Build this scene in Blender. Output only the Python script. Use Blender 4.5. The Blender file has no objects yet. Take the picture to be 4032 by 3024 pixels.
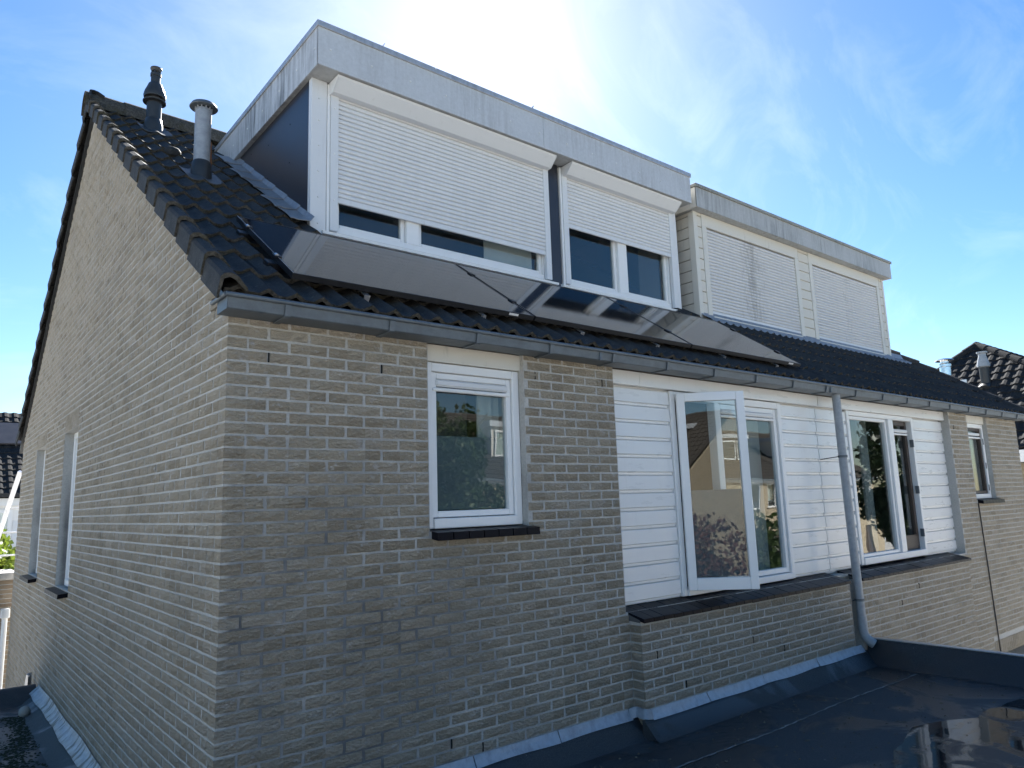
import bpy, math, random
import numpy as np
from mathutils import Vector, Matrix
random.seed(7); rng = np.random.default_rng(7)
rad = math.radians
scene = bpy.context.scene

# ------------------------------------------------------------------ camera, sky, sun, exposure
cam_data = bpy.data.cameras.new('camera'); cam = bpy.data.objects.new('camera', cam_data)
scene.collection.objects.link(cam); scene.camera = cam
cam.location = (-1.1435, -3.6576, -0.7581); cam.rotation_euler = (1.7341, 0.0318, -0.6792)
cam_data.sensor_fit = 'HORIZONTAL'; cam_data.sensor_width = 36.0
cam_data.lens = 2854.2565 / 4032 * 36.0
cam_data.clip_start = 0.05; cam_data.clip_end = 2000

SUN_EL, SUN_AZ = rad(36.0), rad(36.9)          # azimuth from +Y towards +X
world = bpy.data.worlds.new('World'); scene.world = world; world.use_nodes = True
wn, wl = world.node_tree.nodes, world.node_tree.links
wn.clear()
w_out = wn.new('ShaderNodeOutputWorld'); w_bg = wn.new('ShaderNodeBackground')
sky = wn.new('ShaderNodeTexSky'); sky.sky_type = 'NISHITA'; sky.sun_disc = False
sky.sun_elevation = SUN_EL; sky.sun_rotation = SUN_AZ
sky.altitude = 0; sky.air_density = 1.0; sky.dust_density = 0.32; sky.ozone_density = 3.0
# thin cirrus streaks, the same all over the sky
w_tc = wn.new('ShaderNodeTexCoord'); w_map = wn.new('ShaderNodeMapping')
w_map.inputs['Rotation'].default_value = (0.3, 0.5, 0.6); w_map.inputs['Scale'].default_value = (1.2, 5.0, 3.2)
w_n1 = wn.new('ShaderNodeTexNoise'); w_n1.inputs['Scale'].default_value = 1.7; w_n1.inputs['Detail'].default_value = 7; w_n1.inputs['Roughness'].default_value = 0.62; w_n1.inputs['Distortion'].default_value = 0.9
w_r = wn.new('ShaderNodeValToRGB'); w_r.color_ramp.elements[0].position = 0.5; w_r.color_ramp.elements[1].position = 0.85
w_r.color_ramp.elements[1].color = (0.22, 0.22, 0.22, 1)
w_mix = wn.new('ShaderNodeMix'); w_mix.data_type = 'RGBA'; w_mix.blend_type = 'MIX'
w_hs = wn.new('ShaderNodeHueSaturation'); w_hs.inputs['Saturation'].default_value = 0.4; w_hs.inputs['Value'].default_value = 1.5
wl.new(w_tc.outputs['Generated'], w_map.inputs['Vector']); wl.new(w_map.outputs[0], w_n1.inputs['Vector'])
wl.new(w_n1.outputs['Fac'], w_r.inputs['Fac']); wl.new(w_r.outputs['Color'], w_mix.inputs['Factor'])
w_s0 = wn.new('ShaderNodeHueSaturation'); w_s0.inputs['Saturation'].default_value = 1.25; wl.new(sky.outputs[0], w_s0.inputs['Color'])
wl.new(sky.outputs[0], w_hs.inputs['Color']); wl.new(w_s0.outputs[0], w_mix.inputs['A']); wl.new(w_hs.outputs[0], w_mix.inputs['B'])
wl.new(w_mix.outputs['Result'], w_bg.inputs['Color']); wl.new(w_bg.outputs[0], w_out.inputs['Surface'])
w_bg.inputs['Strength'].default_value = 0.050
sun_data = bpy.data.lights.new('sun', 'SUN'); sun = bpy.data.objects.new('sun', sun_data); scene.collection.objects.link(sun)
sun_data.energy = 5.0; sun_data.angle = rad(0.5); sun_data.color = (1.0, 0.965, 0.91)
sd = Vector((math.sin(SUN_AZ) * math.cos(SUN_EL), math.cos(SUN_AZ) * math.cos(SUN_EL), math.sin(SUN_EL)))
sun.rotation_euler = sd.to_track_quat('Z', 'Y').to_euler(); sun.location = sd * 60
vs = scene.view_settings
vs.view_transform = 'Standard'; vs.look = 'None'; vs.gamma = 1.0; vs.use_curve_mapping = False; vs.exposure = 1.95

# ------------------------------------------------------------------ helpers
COL = scene.collection
ORG = {}
def tag(o, label=None, cat=None, group=None, kind=None):
    if label: o['label'] = label
    if cat: o['category'] = cat
    if group: o['group'] = group
    if kind: o['kind'] = kind
    return o
def thing(name, loc, label, cat, group=None):
    o = bpy.data.objects.new(name, None); o.empty_display_size = 0.2; COL.objects.link(o)
    o.location = loc; ORG[o.name] = Vector(loc)
    return tag(o, label, cat, group)
def link(name, mesh, parent=None, world_loc=(0, 0, 0), rot=None, scale=None, kind=None):
    o = bpy.data.objects.new(name, mesh); COL.objects.link(o)
    w = Vector(world_loc); ORG[o.name] = w
    if parent is not None:
        o.parent = parent; o.location = w - ORG[parent.name]
    else: o.location = w
    if rot is not None: o.rotation_euler = rot
    if scale is not None: o.scale = scale
    if kind: o['kind'] = kind
    return o
def copy_tree(o, parent=None, offset=(0, 0, 0)):
    c = o.copy(); COL.objects.link(c); ORG[c.name] = ORG.get(o.name, Vector()) + Vector(offset)
    if parent is None: c.location = o.location + Vector(offset)
    else: c.parent = parent
    for ch in [k for k in o.children]: 
        cc = copy_tree(ch, c, offset)
    return c
class MB:
    def __init__(s): s.v = []; s.f = []; s.sm = False
    def add(s, vs_, fs):
        b = len(s.v); s.v += [tuple(map(float, q)) for q in vs_]; s.f += [tuple(i + b for i in f) for f in fs]; return s
    def box(s, x0, x1, y0, y1, z0, z1, bev=0.0):
        x0, x1 = sorted((x0, x1)); y0, y1 = sorted((y0, y1)); z0, z1 = sorted((z0, z1))
        b = min(bev, (x1-x0)*.45, (y1-y0)*.45, (z1-z0)*.45)
        if b <= 0:
            return s.add([(x, y, z) for z in (z0, z1) for y in (y0, y1) for x in (x0, x1)],
                [(0, 2, 3, 1), (4, 5, 7, 6), (0, 1, 5, 4), (2, 6, 7, 3), (0, 4, 6, 2), (1, 3, 7, 5)])
        vs_ = []; idx = {}
        for iz, z in enumerate((z0, z1)):
            for iy, y in enumerate((y0, y1)):
                for ix, x in enumerate((x0, x1)):
                    dx, dy, dz = (b if ix == 0 else -b), (b if iy == 0 else -b), (b if iz == 0 else -b)
                    k = (ix, iy, iz)
                    idx[k, 0] = len(vs_); vs_.append((x, y+dy, z+dz))
                    idx[k, 1] = len(vs_); vs_.append((x+dx, y, z+dz))
                    idx[k, 2] = len(vs_); vs_.append((x+dx, y+dy, z))
        F = []
        def g(ix, iy, iz, a): return idx[(ix, iy, iz), a]
        F.append((g(0,0,0,0), g(0,0,1,0), g(0,1,1,0), g(0,1,0,0))); F.append((g(1,0,0,0), g(1,1,0,0), g(1,1,1,0), g(1,0,1,0)))
        F.append((g(0,0,0,1), g(1,0,0,1), g(1,0,1,1), g(0,0,1,1))); F.append((g(0,1,0,1), g(0,1,1,1), g(1,1,1,1), g(1,1,0,1)))
        F.append((g(0,0,0,2), g(0,1,0,2), g(1,1,0,2), g(1,0,0,2))); F.append((g(0,0,1,2), g(1,0,1,2), g(1,1,1,2), g(0,1,1,2)))
        for i in (0, 1):
            for j in (0, 1):
                F.append((g(i,j,0,0), g(i,j,0,1), g(i,j,1,1), g(i,j,1,0)) if (i+j) % 2 else (g(i,j,0,1), g(i,j,0,0), g(i,j,1,0), g(i,j,1,1)))
                F.append((g(i,0,j,0), g(i,0,j,2), g(i,1,j,2), g(i,1,j,0)) if (i+j) % 2 == 0 else (g(i,0,j,2), g(i,0,j,0), g(i,1,j,0), g(i,1,j,2)))
                F.append((g(0,i,j,1), g(0,i,j,2), g(1,i,j,2), g(1,i,j,1)) if (i+j) % 2 else (g(0,i,j,2), g(0,i,j,1), g(1,i,j,1), g(1,i,j,2)))
                for k in (0, 1):
                    t = (g(i,j,k,0), g(i,j,k,1), g(i,j,k,2)); F.append(t if (i+j+k) % 2 == 0 else t[::-1])
        return s.add(vs_, F)
    def prism(s, poly, axis, a, b):
        """poly: 2D points in the two other axes (cyclic order y,z / x,z / x,y); extruded along axis from a to b"""
        n = len(poly)
        def P(q, t):
            return {'x': (t, q[0], q[1]), 'y': (q[0], t, q[1]), 'z': (q[0], q[1], t)}[axis]
        vs_ = [P(q, a) for q in poly] + [P(q, b) for q in poly]
        F = [tuple(range(n))[::-1], tuple(range(n, 2*n))] + [(i, (i+1) % n, n+(i+1) % n, n+i) for i in range(n)]
        return s.add(vs_, F)
    def lathe(s, prof, cx, cy, n=24, cap=True):
        """prof: list of (r, z)"""
        m = len(prof); vs_ = []
        for r, z in prof:
            for i in range(n):
                a = 2*math.pi*i/n; vs_.append((cx+r*math.cos(a), cy+r*math.sin(a), z))
        F = [(j*n+i, j*n+(i+1) % n, (j+1)*n+(i+1) % n, (j+1)*n+i) for j in range(m-1) for i in range(n)]
        if cap: F += [tuple(range(n))[::-1], tuple(range((m-1)*n, m*n))]
        return s.add(vs_, F)
    def tube(s, pts, r, n=12, cap=True):
        pts = [Vector(q) for q in pts]; rs = r if isinstance(r, (list, tuple)) else [r]*len(pts)
        vs_ = []; up = None
        for k, q in enumerate(pts):
            t = (pts[min(k+1, len(pts)-1)] - pts[max(k-1, 0)]).normalized()
            if up is None: up = Vector((0, 0, 1)) if abs(t.z) < .9 else Vector((1, 0, 0))
            a = t.cross(up).normalized(); b = a.cross(t).normalized(); up = b
            for i in range(n):
                w = 2*math.pi*i/n; vs_.append(q + (a*math.cos(w) + b*math.sin(w))*rs[k])
        m = len(pts)
        F = [(j*n+i, j*n+(i+1) % n, (j+1)*n+(i+1) % n, (j+1)*n+i) for j in range(m-1) for i in range(n)]
        if cap: F += [tuple(range(n))[::-1], tuple(range((m-1)*n, m*n))]
        return s.add(vs_, F)
    def grid(s, P, closed=False):
        """P: rows of points"""
        m, n = len(P), len(P[0])
        return s.add([q for row in P for q in row], [(j*n+i, j*n+i+1, (j+1)*n+i+1, (j+1)*n+i) for j in range(m-1) for i in range(n-1)])
    def slab(s, P, th):
        """sheet from rows of points, with thickness th along its normals (downwards in z if th is a vector)"""
        m, n = len(P), len(P[0]); t = Vector(th)
        A = [Vector(q) for row in P for q in row]; vs_ = A + [q + t for q in A]; N = m*n
        F = [(j*n+i, j*n+i+1, (j+1)*n+i+1, (j+1)*n+i) for j in range(m-1) for i in range(n-1)]
        F += [tuple(N+k for k in f[::-1]) for f in F]
        rim = [(0*n+i, i+1) for i in range(n-1)] + [(j*n+n-1, (j+1)*n+n-1) for j in range(m-1)] + [((m-1)*n+i+1, (m-1)*n+i) for i in range(n-1)][::-1] + [((j+1)*n, j*n) for j in range(m-1)]
        F += [(a, a+N, b+N, b) for a, b in rim]
        return s.add(vs_, F)
    def mesh(s, name, mat, org=(0, 0, 0), smooth=None):
        me = bpy.data.meshes.new(name); o = Vector(org)
        me.from_pydata([(a-o.x, b-o.y, c-o.z) for a, b, c in s.v], [], s.f); me.update()
        me.materials.append(mat)
        if smooth:
            me.polygons.foreach_set('use_smooth', [True]*len(me.polygons)); me.set_sharp_from_angle(angle=rad(smooth))
        return me
    def build(s, name, mat, parent=None, smooth=None, kind=None, loc=None):
        if loc is None:
            loc = ORG[parent.name] if parent is not None else s.v[0]
        return link(name, s.mesh(name, mat, loc, smooth), parent, loc, kind=kind)
def box(name, mat, parent, *a, bev=0.0, kind=None):
    return MB().box(*a, bev=bev).build(name, mat, parent, kind=kind)

# ------------------------------------------------------------------ materials
class NT:
    def __init__(s, name):
        s.m = bpy.data.materials.new(name); s.m.use_nodes = True; s.t = s.m.node_tree; s.n = s.t.nodes; s.l = s.t.links
        s.b = s.n['Principled BSDF']; s.out = s.n['Material Output']
    def new(s, t, **kw):
        n = s.n.new('ShaderNode' + t)
        for k, v in kw.items():
            if k in n.inputs.keys(): s.set(n.inputs[k], v)
            else: setattr(n, k, v)
        return n
    def set(s, inp, v):
        if isinstance(v, bpy.types.NodeSocket): s.l.new(v, inp)
        else: inp.default_value = v
    def pos(s):
        if not hasattr(s, '_p'): s._p = s.new('NewGeometry').outputs['Position']
        return s._p
    def math(s, op, a, b=0.0, c=None):
        n = s.new('Math', operation=op); s.set(n.inputs[0], a); s.set(n.inputs[1], b)
        if c is not None: s.set(n.inputs[2], c)
        return n.outputs[0]
    def noise(s, vec, scale, detail=4, rough=.55, dist=0.0, out='Fac'):
        n = s.new('TexNoise', Scale=scale, Detail=detail, Roughness=rough, Distortion=dist); s.l.new(vec, n.inputs['Vector']); return n.outputs[out]
    def mapv(s, vec, scale=(1, 1, 1), loc=(0, 0, 0), rot=(0, 0, 0)):
        n = s.new('Mapping'); s.l.new(vec, n.inputs['Vector']); n.inputs['Scale'].default_value = scale; n.inputs['Location'].default_value = loc; n.inputs['Rotation'].default_value = rot; return n.outputs[0]
    def ramp(s, fac, stops):
        n = s.new('ValToRGB'); s.l.new(fac, n.inputs['Fac']); e = n.color_ramp.elements
        while len(e) < len(stops): e.new(0.5)
        for k, (p_, c_) in enumerate(stops):
            e[k].position = p_; e[k].color = c_ if len(c_) == 4 else (*c_, 1)
        return n.outputs['Color']
    def f(s, fac, a, b):      # scalar ramp
        n = s.new('MapRange', clamp=True); s.l.new(fac, n.inputs['Value'])
        n.inputs['From Min'].default_value = a; n.inputs['From Max'].default_value = b; return n.outputs[0]
    def mix(s, fac, a, b, mode='MIX'):
        n = s.new('Mix', data_type='RGBA', blend_type=mode)
        s.set(n.inputs['Factor'], fac)
        for k, v in (('A', a), ('B', b)):
            if isinstance(v, bpy.types.NodeSocket): s.l.new(v, n.inputs[k])
            else: n.inputs[k].default_value = v if len(v) == 4 else (*v, 1)
        return n.outputs['Result']
    def bump(s, h, dist, strength=1.0, prev=None):
        n = s.new('Bump'); n.inputs['Strength'].default_value = strength; n.inputs['Distance'].default_value = dist
        s.l.new(h, n.inputs['Height'])
        if prev: s.l.new(prev, n.inputs['Normal'])
        return n.outputs[0]
    def done(s, color=None, rough=None, normal=None, metal=None, spec=None):
        for k, v in (('Base Color', color), ('Roughness', rough), ('Normal', normal), ('Metallic', metal), ('Specular IOR Level', spec)):
            if v is None: continue
            if isinstance(v, tuple) and len(v) == 3: v = (*v, 1)
            s.set(s.b.inputs[k], v)
        return s.m
def sep(t, v): 
    n = t.new('SeparateXYZ'); t.l.new(v, n.inputs[0]); return n.outputs
def comb(t, x, y, z):
    n = t.new('CombineXYZ'); t.set(n.inputs[0], x); t.set(n.inputs[1], y); t.set(n.inputs[2], z); return n.outputs[0]

def m_plain(name, col, rough=.5, metal=0, var=.06, scale=6, bump=0.0, spec=None, dirt=None):
    t = NT(name); n = t.noise(t.pos(), scale, 5, .6)
    c = t.mix(t.f(n, .3, .7), tuple(x*(1-var) for x in col), tuple(min(1, x*(1+var)) for x in col))
    if dirt:
        dcol, lo, hi, stretch = dirt
        d = t.noise(t.mapv(t.pos(), stretch), 3.0, 6, .65)
        c = t.mix(t.f(d, lo, hi), c, dcol)
    nm = t.bump(t.noise(t.pos(), 90, 3), .002, bump) if bump else None
    return t.done(c, t.math('ADD', t.math('MULTIPLY', n, .12), rough-.06), nm, metal, spec)

def brick_material(name, base=(.50, .445, .355), dark=(.41, .36, .28), light=(.57, .515, .43), dirt_z=(-2.3, -.7), bloom=.575):
    t = NT(name); x, y, z = sep(t, t.pos())
    s_ = t.math('ADD', x, y)
    row = t.math('FLOOR', t.math('DIVIDE', t.math('ADD', z, 10.0), .0625))
    par = t.math('MODULO', row, 2.0)
    colu = t.math('FLOOR', t.math('DIVIDE', t.math('ADD', t.math('SUBTRACT', s_, -.11), t.math('MULTIPLY', par, .11)), .22))
    wn_ = t.new('TexWhiteNoise', noise_dimensions='2D'); t.l.new(comb(t, row, colu, 0), wn_.inputs['Vector'])
    w2 = t.new('TexWhiteNoise', noise_dimensions='2D'); t.l.new(comb(t, t.math('ADD', row, 71.3), colu, 0), w2.inputs['Vector'])
    r1 = wn_.outputs['Value']; r2 = w2.outputs['Value']
    c = t.ramp(r1, [(0, dark), (.28, base), (.7, tuple(a*1.08 for a in base)), (1, light)])
    c = t.mix(t.math('MULTIPLY', r2, .35), c, (.47, .385, .285))
    off = comb(t, t.math('MULTIPLY', r1, 7.0), t.math('MULTIPLY', r2, 5.0), t.math('MULTIPLY', r1, 3.0))
    va = t.new('VectorMath', operation='ADD'); t.l.new(t.pos(), va.inputs[0]); t.l.new(off, va.inputs[1]); pv = va.outputs[0]
    fine = t.noise(t.mapv(pv, (1, 1, 1.6)), 58, 6, .75, 1.4)
    c = t.mix(t.f(fine, .25, .8), t.mix(.30, c, tuple(a*.40 for a in dark)), c)  # crease shading mixed into the colour where the fine noise dips
    # white bloom on single bricks, grime in patches
    blo = t.noise(t.mapv(pv, (1, 1, 1.6)), 16, 5, .7)
    c = t.mix(t.math('MULTIPLY', t.f(blo, bloom, bloom+.1), .55), c, (.62, .62, .63))
    gr = t.noise(t.pos(), 1.15, 6, .6)
    c = t.mix(t.math('MULTIPLY', t.f(gr, .52, .78), .28), c, (.17, .165, .16))
    # folded, hand-moulded face
    wv = t.new('TexWave', wave_type='BANDS', bands_direction='Z', wave_profile='SAW'); t.l.new(t.mapv(pv, (1.0, 1.0, 1.9)), wv.inputs['Vector'])
    wv.inputs['Scale'].default_value = 22.0; wv.inputs['Distortion'].default_value = 16.0; wv.inputs['Detail'].default_value = 3.0; wv.inputs['Detail Scale'].default_value = 1.9; wv.inputs['Detail Roughness'].default_value = .6
    hgt = t.math('ADD', t.math('MULTIPLY', wv.outputs['Fac'], .9), t.math('MULTIPLY', fine, .8))
    nm = t.bump(hgt, .0078, 1.0)
    return t.done(c, .93, nm, 0, .25)
def mortar_material():
    t = NT('mortar'); x, y, z = sep(t, t.pos())
    n = t.noise(t.pos(), 60, 5, .7); c = t.mix(t.f(n, .3, .7), (.40, .39, .365), (.53, .515, .48))
    # weathered, darker algae patches low on the wall
    g = t.noise(t.pos(), 1.3, 5, .6)
    lo = t.math('MULTIPLY', t.f(z, -.25, -.9), t.f(g, .34, .55))
    fr = t.math('MULTIPLY', t.math('MULTIPLY', lo, t.f(x, .02, .06)), t.f(x, 2.6, .9))
    c = t.mix(t.math('MULTIPLY', fr, .85), c, (.085, .088, .092))
    g2 = t.noise(t.pos(), 2.1, 6, .6); c = t.mix(t.math('MULTIPLY', t.f(g2, .5, .75), .45), c, (.16, .155, .145))
    return t.done(c, .95, t.bump(n, .004, .9), 0, .2)
def tile_material(name='roof_tile_concrete', base=(.016, .0165, .0175), top=(.056, .056, .055), ro=.72, sp=.24):
    t = NT(name); n = t.noise(t.pos(), 9, 7, .72); n2 = t.noise(t.pos(), 70, 4, .7); n3 = t.noise(t.pos(), 2.2, 5, .6)
    oi = t.new('ObjectInfo').outputs['Random']
    c = t.mix(t.f(n, .3, .72), base, top); c = t.mix(t.math('MULTIPLY', oi, .35), c, (.03, .032, .036))
    # lichen and moss specks
    c = t.mix(t.math('MULTIPLY', t.f(t.noise(t.pos(), 26, 6, .75), .58, .68), .7), c, (.12, .117, .10))
    c = t.mix(t.math('MULTIPLY', t.f(t.noise(t.pos(), 17, 6, .7), .66, .74), .8), c, (.10, .085, .03))
    c = t.mix(t.math('MULTIPLY', t.f(n3, .5, .7), .3), c, (.075, .07, .055))
    return t.done(c, t.math('ADD', t.math('MULTIPLY', n2, .3), ro-.1), t.bump(t.math('ADD', n2, n), .005, .9), 0, sp)
def edge_material():
    t = NT('tile_edge_grit'); n = t.noise(t.pos(), 55, 6, .75); n2 = t.noise(t.pos(), 9, 5, .6)
    c = t.mix(t.f(n, .35, .68), (.035, .033, .029), (.14, .132, .118)); c = t.mix(t.math('MULTIPLY', t.f(n2, .5, .65), .6), c, (.06, .055, .03))
    return t.done(c, .95, t.bump(n, .006, 1.0), 0, .1)
def white_paint(name, col=(.80, .80, .79), rough=.28, dirt=(.30, .29, .26), amt=.35, grain=True, coat=0.0):
    t = NT(name); x, y, z = sep(t, t.pos())
    n = t.noise(t.mapv(t.pos(), (1, 1, 5)), 4, 5, .6); c = t.mix(t.f(n, .3, .7), tuple(a*.97 for a in col), col)
    d = t.noise(t.mapv(t.pos(), (6, 6, 1.0)), 2.6, 7, .68); c = t.mix(t.math('MULTIPLY', t.f(d, .58, .78), amt), c, dirt)
    nm = t.bump(t.noise(t.mapv(t.pos(), (2, 2, 40)), 12, 4, .6), .0015, .35) if grain else None
    m = t.done(c, t.math('ADD', t.math('MULTIPLY', n, .2), rough-.08), nm, 0, .5)
    if coat: t.b.inputs['Coat Weight'].default_value = coat; t.b.inputs['Coat Roughness'].default_value = .08
    return m
def shutter_material(name, col, spot=None):
    t = NT(name); n = t.noise(t.mapv(t.pos(), (5, 5, 1.2)), 3, 6, .65); c = t.mix(t.f(n, .3, .75), tuple(a*.93 for a in col), col)
    if spot:     # mould blotches running down the middle of each neighbouring shutter
        x, y, z = sep(t, t.pos()); f_ = None
        for (xc, half, a) in spot:
            g = t.math('SUBTRACT', 1.0, t.math('MINIMUM', 1.0, t.math('DIVIDE', t.math('ABSOLUTE', t.math('SUBTRACT', x, xc)), half)))
            g = t.math('MULTIPLY', g, a); f_ = g if f_ is None else t.math('ADD', f_, g)
        bl = t.noise(t.mapv(t.pos(), (1.5, 1, .35)), 12, 7, .75)
        c = t.mix(t.math('MULTIPLY', t.f(t.math('ADD', bl, t.math('MULTIPLY', f_, .25)), .62, .84), .42), c, (.10, .10, .095))
    return t.done(c, .42, None, 0, .4)
def fascia_material(name, col, streak, amt, metal=0.0, rough=.5):
    t = NT(name); n = t.noise(t.pos(), 30, 6, .7); c = t.mix(t.f(n, .3, .72), tuple(a*.86 for a in col), tuple(a*1.06 for a in col))
    st = t.noise(t.mapv(t.pos(), (9, 9, .7)), 2.4, 7, .7); big = t.noise(t.pos(), 1.4, 4, .5)
    k = t.math('MULTIPLY', t.f(st, .42, .66), t.f(big, .36, .58)); c = t.mix(t.math('MULTIPLY', k, amt), c, streak)
    return t.done(c, rough, t.bump(n, .001, .4), metal, .4)
def glass_material(name='window_glass', tint=(.86, .9, .9), ior=1.62):
    t = NT(name); g = t.new('NewGeometry'); fr = t.new('Fresnel')
    mx = t.new('Mix', data_type='FLOAT'); t.l.new(g.outputs['Backfacing'], mx.inputs['Factor']); mx.inputs['A'].default_value = ior; mx.inputs['B'].default_value = 1.0/ior
    t.l.new(mx.outputs[0], fr.inputs['IOR'])
    nm = t.bump(t.noise(t.pos(), .9, 2, .5), .010, .35)
    tr = t.new('BsdfTransparent'); tr.inputs['Color'].default_value = (*tint, 1); gl = t.new('BsdfGlossy'); gl.inputs['Roughness'].default_value = 0.0; gl.inputs['Color'].default_value = (1, 1, 1, 1)
    t.l.new(nm, gl.inputs['Normal']); ms = t.new('MixShader'); t.l.new(fr.outputs[0], ms.inputs[0]); t.l.new(tr.outputs[0], ms.inputs[1]); t.l.new(gl.outputs[0], ms.inputs[2]); t.l.new(ms.outputs[0], t.out.inputs['Surface'])
    return t.m
def zinc_material(name, col, rough=.42, metal=.75, stain=.35):
    t = NT(name); n = t.noise(t.pos(), 14, 6, .7); n2 = t.noise(t.mapv(t.pos(), (2, 2, 8)), 4, 5, .65)
    c = t.mix(t.f(n, .3, .7), tuple(a*.8 for a in col), tuple(a*1.15 for a in col)); c = t.mix(t.math('MULTIPLY', t.f(n2, .5, .75), stain), c, tuple(a*.45 for a in col))
    return t.done(c, t.math('ADD', t.math('MULTIPLY', n, .25), rough-.1), t.bump(n, .002, .4), metal, .5)
def solar_material():
    t = NT('solar_glass'); x, y, z = sep(t, t.pos())
    gx = t.math('ABSOLUTE', t.math('SUBTRACT', t.math('FRACT', t.math('DIVIDE', x, .0833)), .5)); gy = t.math('ABSOLUTE', t.math('SUBTRACT', t.math('FRACT', t.math('DIVIDE', y, .1355)), .5))
    ln = t.f(t.math('MAXIMUM', gx, gy), .488, .496)
    sm = t.noise(t.mapv(t.pos(), (9, 1.2, 1.2), rot=(0, 0, .5)), 5, 5, .7)
    c = t.mix(t.math('MULTIPLY', ln, .35), (.006, .007, .011), (.02, .021, .026)); c = t.mix(t.math('MULTIPLY', t.f(sm, .6, .85), .2), c, (.035, .035, .035))
    return t.done(c, t.math('ADD', .05, t.math('MULTIPLY', t.f(sm, .4, .8), .05)), None, 0, .42)
def felt_material(name='bitumen_felt', base=(.022, .027, .031), hi=(.060, .066, .07)):
    t = NT(name); n = t.noise(t.pos(), 130, 3, .7); n2 = t.noise(t.pos(), 1.1, 5, .55, 1.2); n3 = t.noise(t.pos(), 7, 6, .7)
    c = t.mix(t.f(n, .35, .7), base, hi); c = t.mix(t.math('MULTIPLY', t.f(n3, .55, .75), .35), c, (.075, .085, .09)); c = t.mix(t.f(t.noise(t.pos(), 38, 4, .6), .71, .74), c, (.20, .20, .19))
    wet = t.f(n2, .46, .52); c = t.mix(t.math('MULTIPLY', wet, .55), c, (.010, .014, .018))
    r = t.math('SUBTRACT', .80, t.math('MULTIPLY', wet, .46))
    return t.done(c, r, t.bump(n, .003, .8), 0, .5)
def leaf_material(name, a, b, trans=.35):
    t = NT(name); n = t.noise(t.pos(), 2.5, 3, .6); n2 = t.noise(t.pos(), 19, 3, .6); c = t.mix(t.f(n, .3, .7), a, b); c = t.mix(t.math('MULTIPLY', t.f(n2, .4, .7), .5), c, tuple(q*.55 for q in a))
    m = t.done(c, .5, None, 0, .35); tl = t.new('BsdfTranslucent'); t.l.new(c, tl.inputs['Color']); ms = t.new('MixShader'); ms.inputs[0].default_value = trans
    t.l.new(t.b.outputs[0], ms.inputs[1]); t.l.new(tl.outputs[0], ms.inputs[2]); t.l.new(ms.outputs[0], t.out.inputs['Surface']); return m
def lead_material(name='lead_sheet', col=(.42, .44, .48)):
    t = NT(name); n = t.noise(t.pos(), 22, 6, .7); n2 = t.noise(t.mapv(t.pos(), (3, 3, 1)), 5, 6, .65)
    c = t.mix(t.f(n, .3, .7), tuple(a*.8 for a in col), tuple(a*1.12 for a in col)); c = t.mix(t.math('MULTIPLY', t.f(n2, .5, .72), .5), c, (.14, .14, .145))
    return t.done(c, t.math('ADD', .38, t.math('MULTIPLY', n, .3)), t.bump(t.noise(t.pos(), 16, 4), .006, .5), .35, .5)

BRICK = brick_material('brick_grey_beige'); MORTAR = mortar_material(); TILE = tile_material(); EDGE = edge_material()
WHITE = white_paint('white_paint_gloss', coat=.35, amt=.12); FRAME = white_paint('white_window_frame', (.82, .82, .81), .32, grain=False, amt=.12)
ALU = white_paint('white_coated_aluminium', (.70, .71, .72), .38, grain=False, amt=.2)
CREAM = white_paint('cream_boards', (.66, .62, .54), .45, (.26, .25, .22), .55); CREAMP = white_paint('cream_frame', (.68, .65, .58), .42, (.25, .24, .2), .55, grain=False)
SHUT = shutter_material('white_roller_slats', (.72, .73, .74)); SHUTN = shutter_material('weathered_roller_slats', (.66, .66, .66), [(7.15, .42, 1.0), (9.72, .34, .55)])
FASC = fascia_material('grey_fascia_panel', (.53, .555, .585), (.20, .20, .20), .35); FASCS = fascia_material('grey_fascia_side', (.55, .565, .58), (.10, .10, .095), 1.0)
FASCN = fascia_material('grey_fascia_weathered', (.45, .455, .45), (.16, .16, .15), .7); CAPM = fascia_material('aluminium_roof_trim', (.50, .51, .53), (.18, .18, .18), .5, .5, .4)
CAPN = fascia_material('roof_trim_algae', (.30, .30, .27), (.13, .13, .10), .8)
DARKP = m_plain('anthracite_panel', (.030, .031, .040), .34, 0, .15, 5); GLASS = glass_material(); ZINC = zinc_material('zinc_gutter', (.125, .147, .165), .48, .25)
PIPE = zinc_material('grey_pvc_pipe', (.31, .335, .36), .42, 0.0, .25); GALV = zinc_material('galvanised_flue', (.33, .35, .375), .5, .25, .4); BLACKP = m_plain('black_plastic_flue', (.028, .03, .032), .42, 0, .2, 12)
STEEL = zinc_material('stainless_steel', (.72, .73, .74), .16, 1.0, .15); ALUM = zinc_material('bare_aluminium', (.66, .67, .69), .32, .9, .2)
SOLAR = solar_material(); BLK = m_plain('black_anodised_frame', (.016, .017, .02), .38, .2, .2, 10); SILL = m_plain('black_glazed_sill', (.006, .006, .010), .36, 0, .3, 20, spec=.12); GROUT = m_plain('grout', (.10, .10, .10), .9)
FELT = felt_material(); FELTM = felt_material('bitumen_felt_mineral', (.045, .05, .05), (.085, .09, .09)); LEAD = lead_material(col=(.38, .41, .455)); LEADD = lead_material('lead_sheet_dull', (.30, .32, .35)); LEADG = m_plain('lead_oxide_streaked', (.36, .375, .40), .5, .2, .3, 14, .8, dirt=((.10, .105, .10), .5, .62, (2, 5, 1))); LEADB = lead_material('lead_slate_dark', (.075, .08, .085)); INNER = m_plain('room_plaster', (.30, .26, .22), .9); ROOMD = m_plain('room_dark', (.10, .085, .075), .9)
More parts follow.
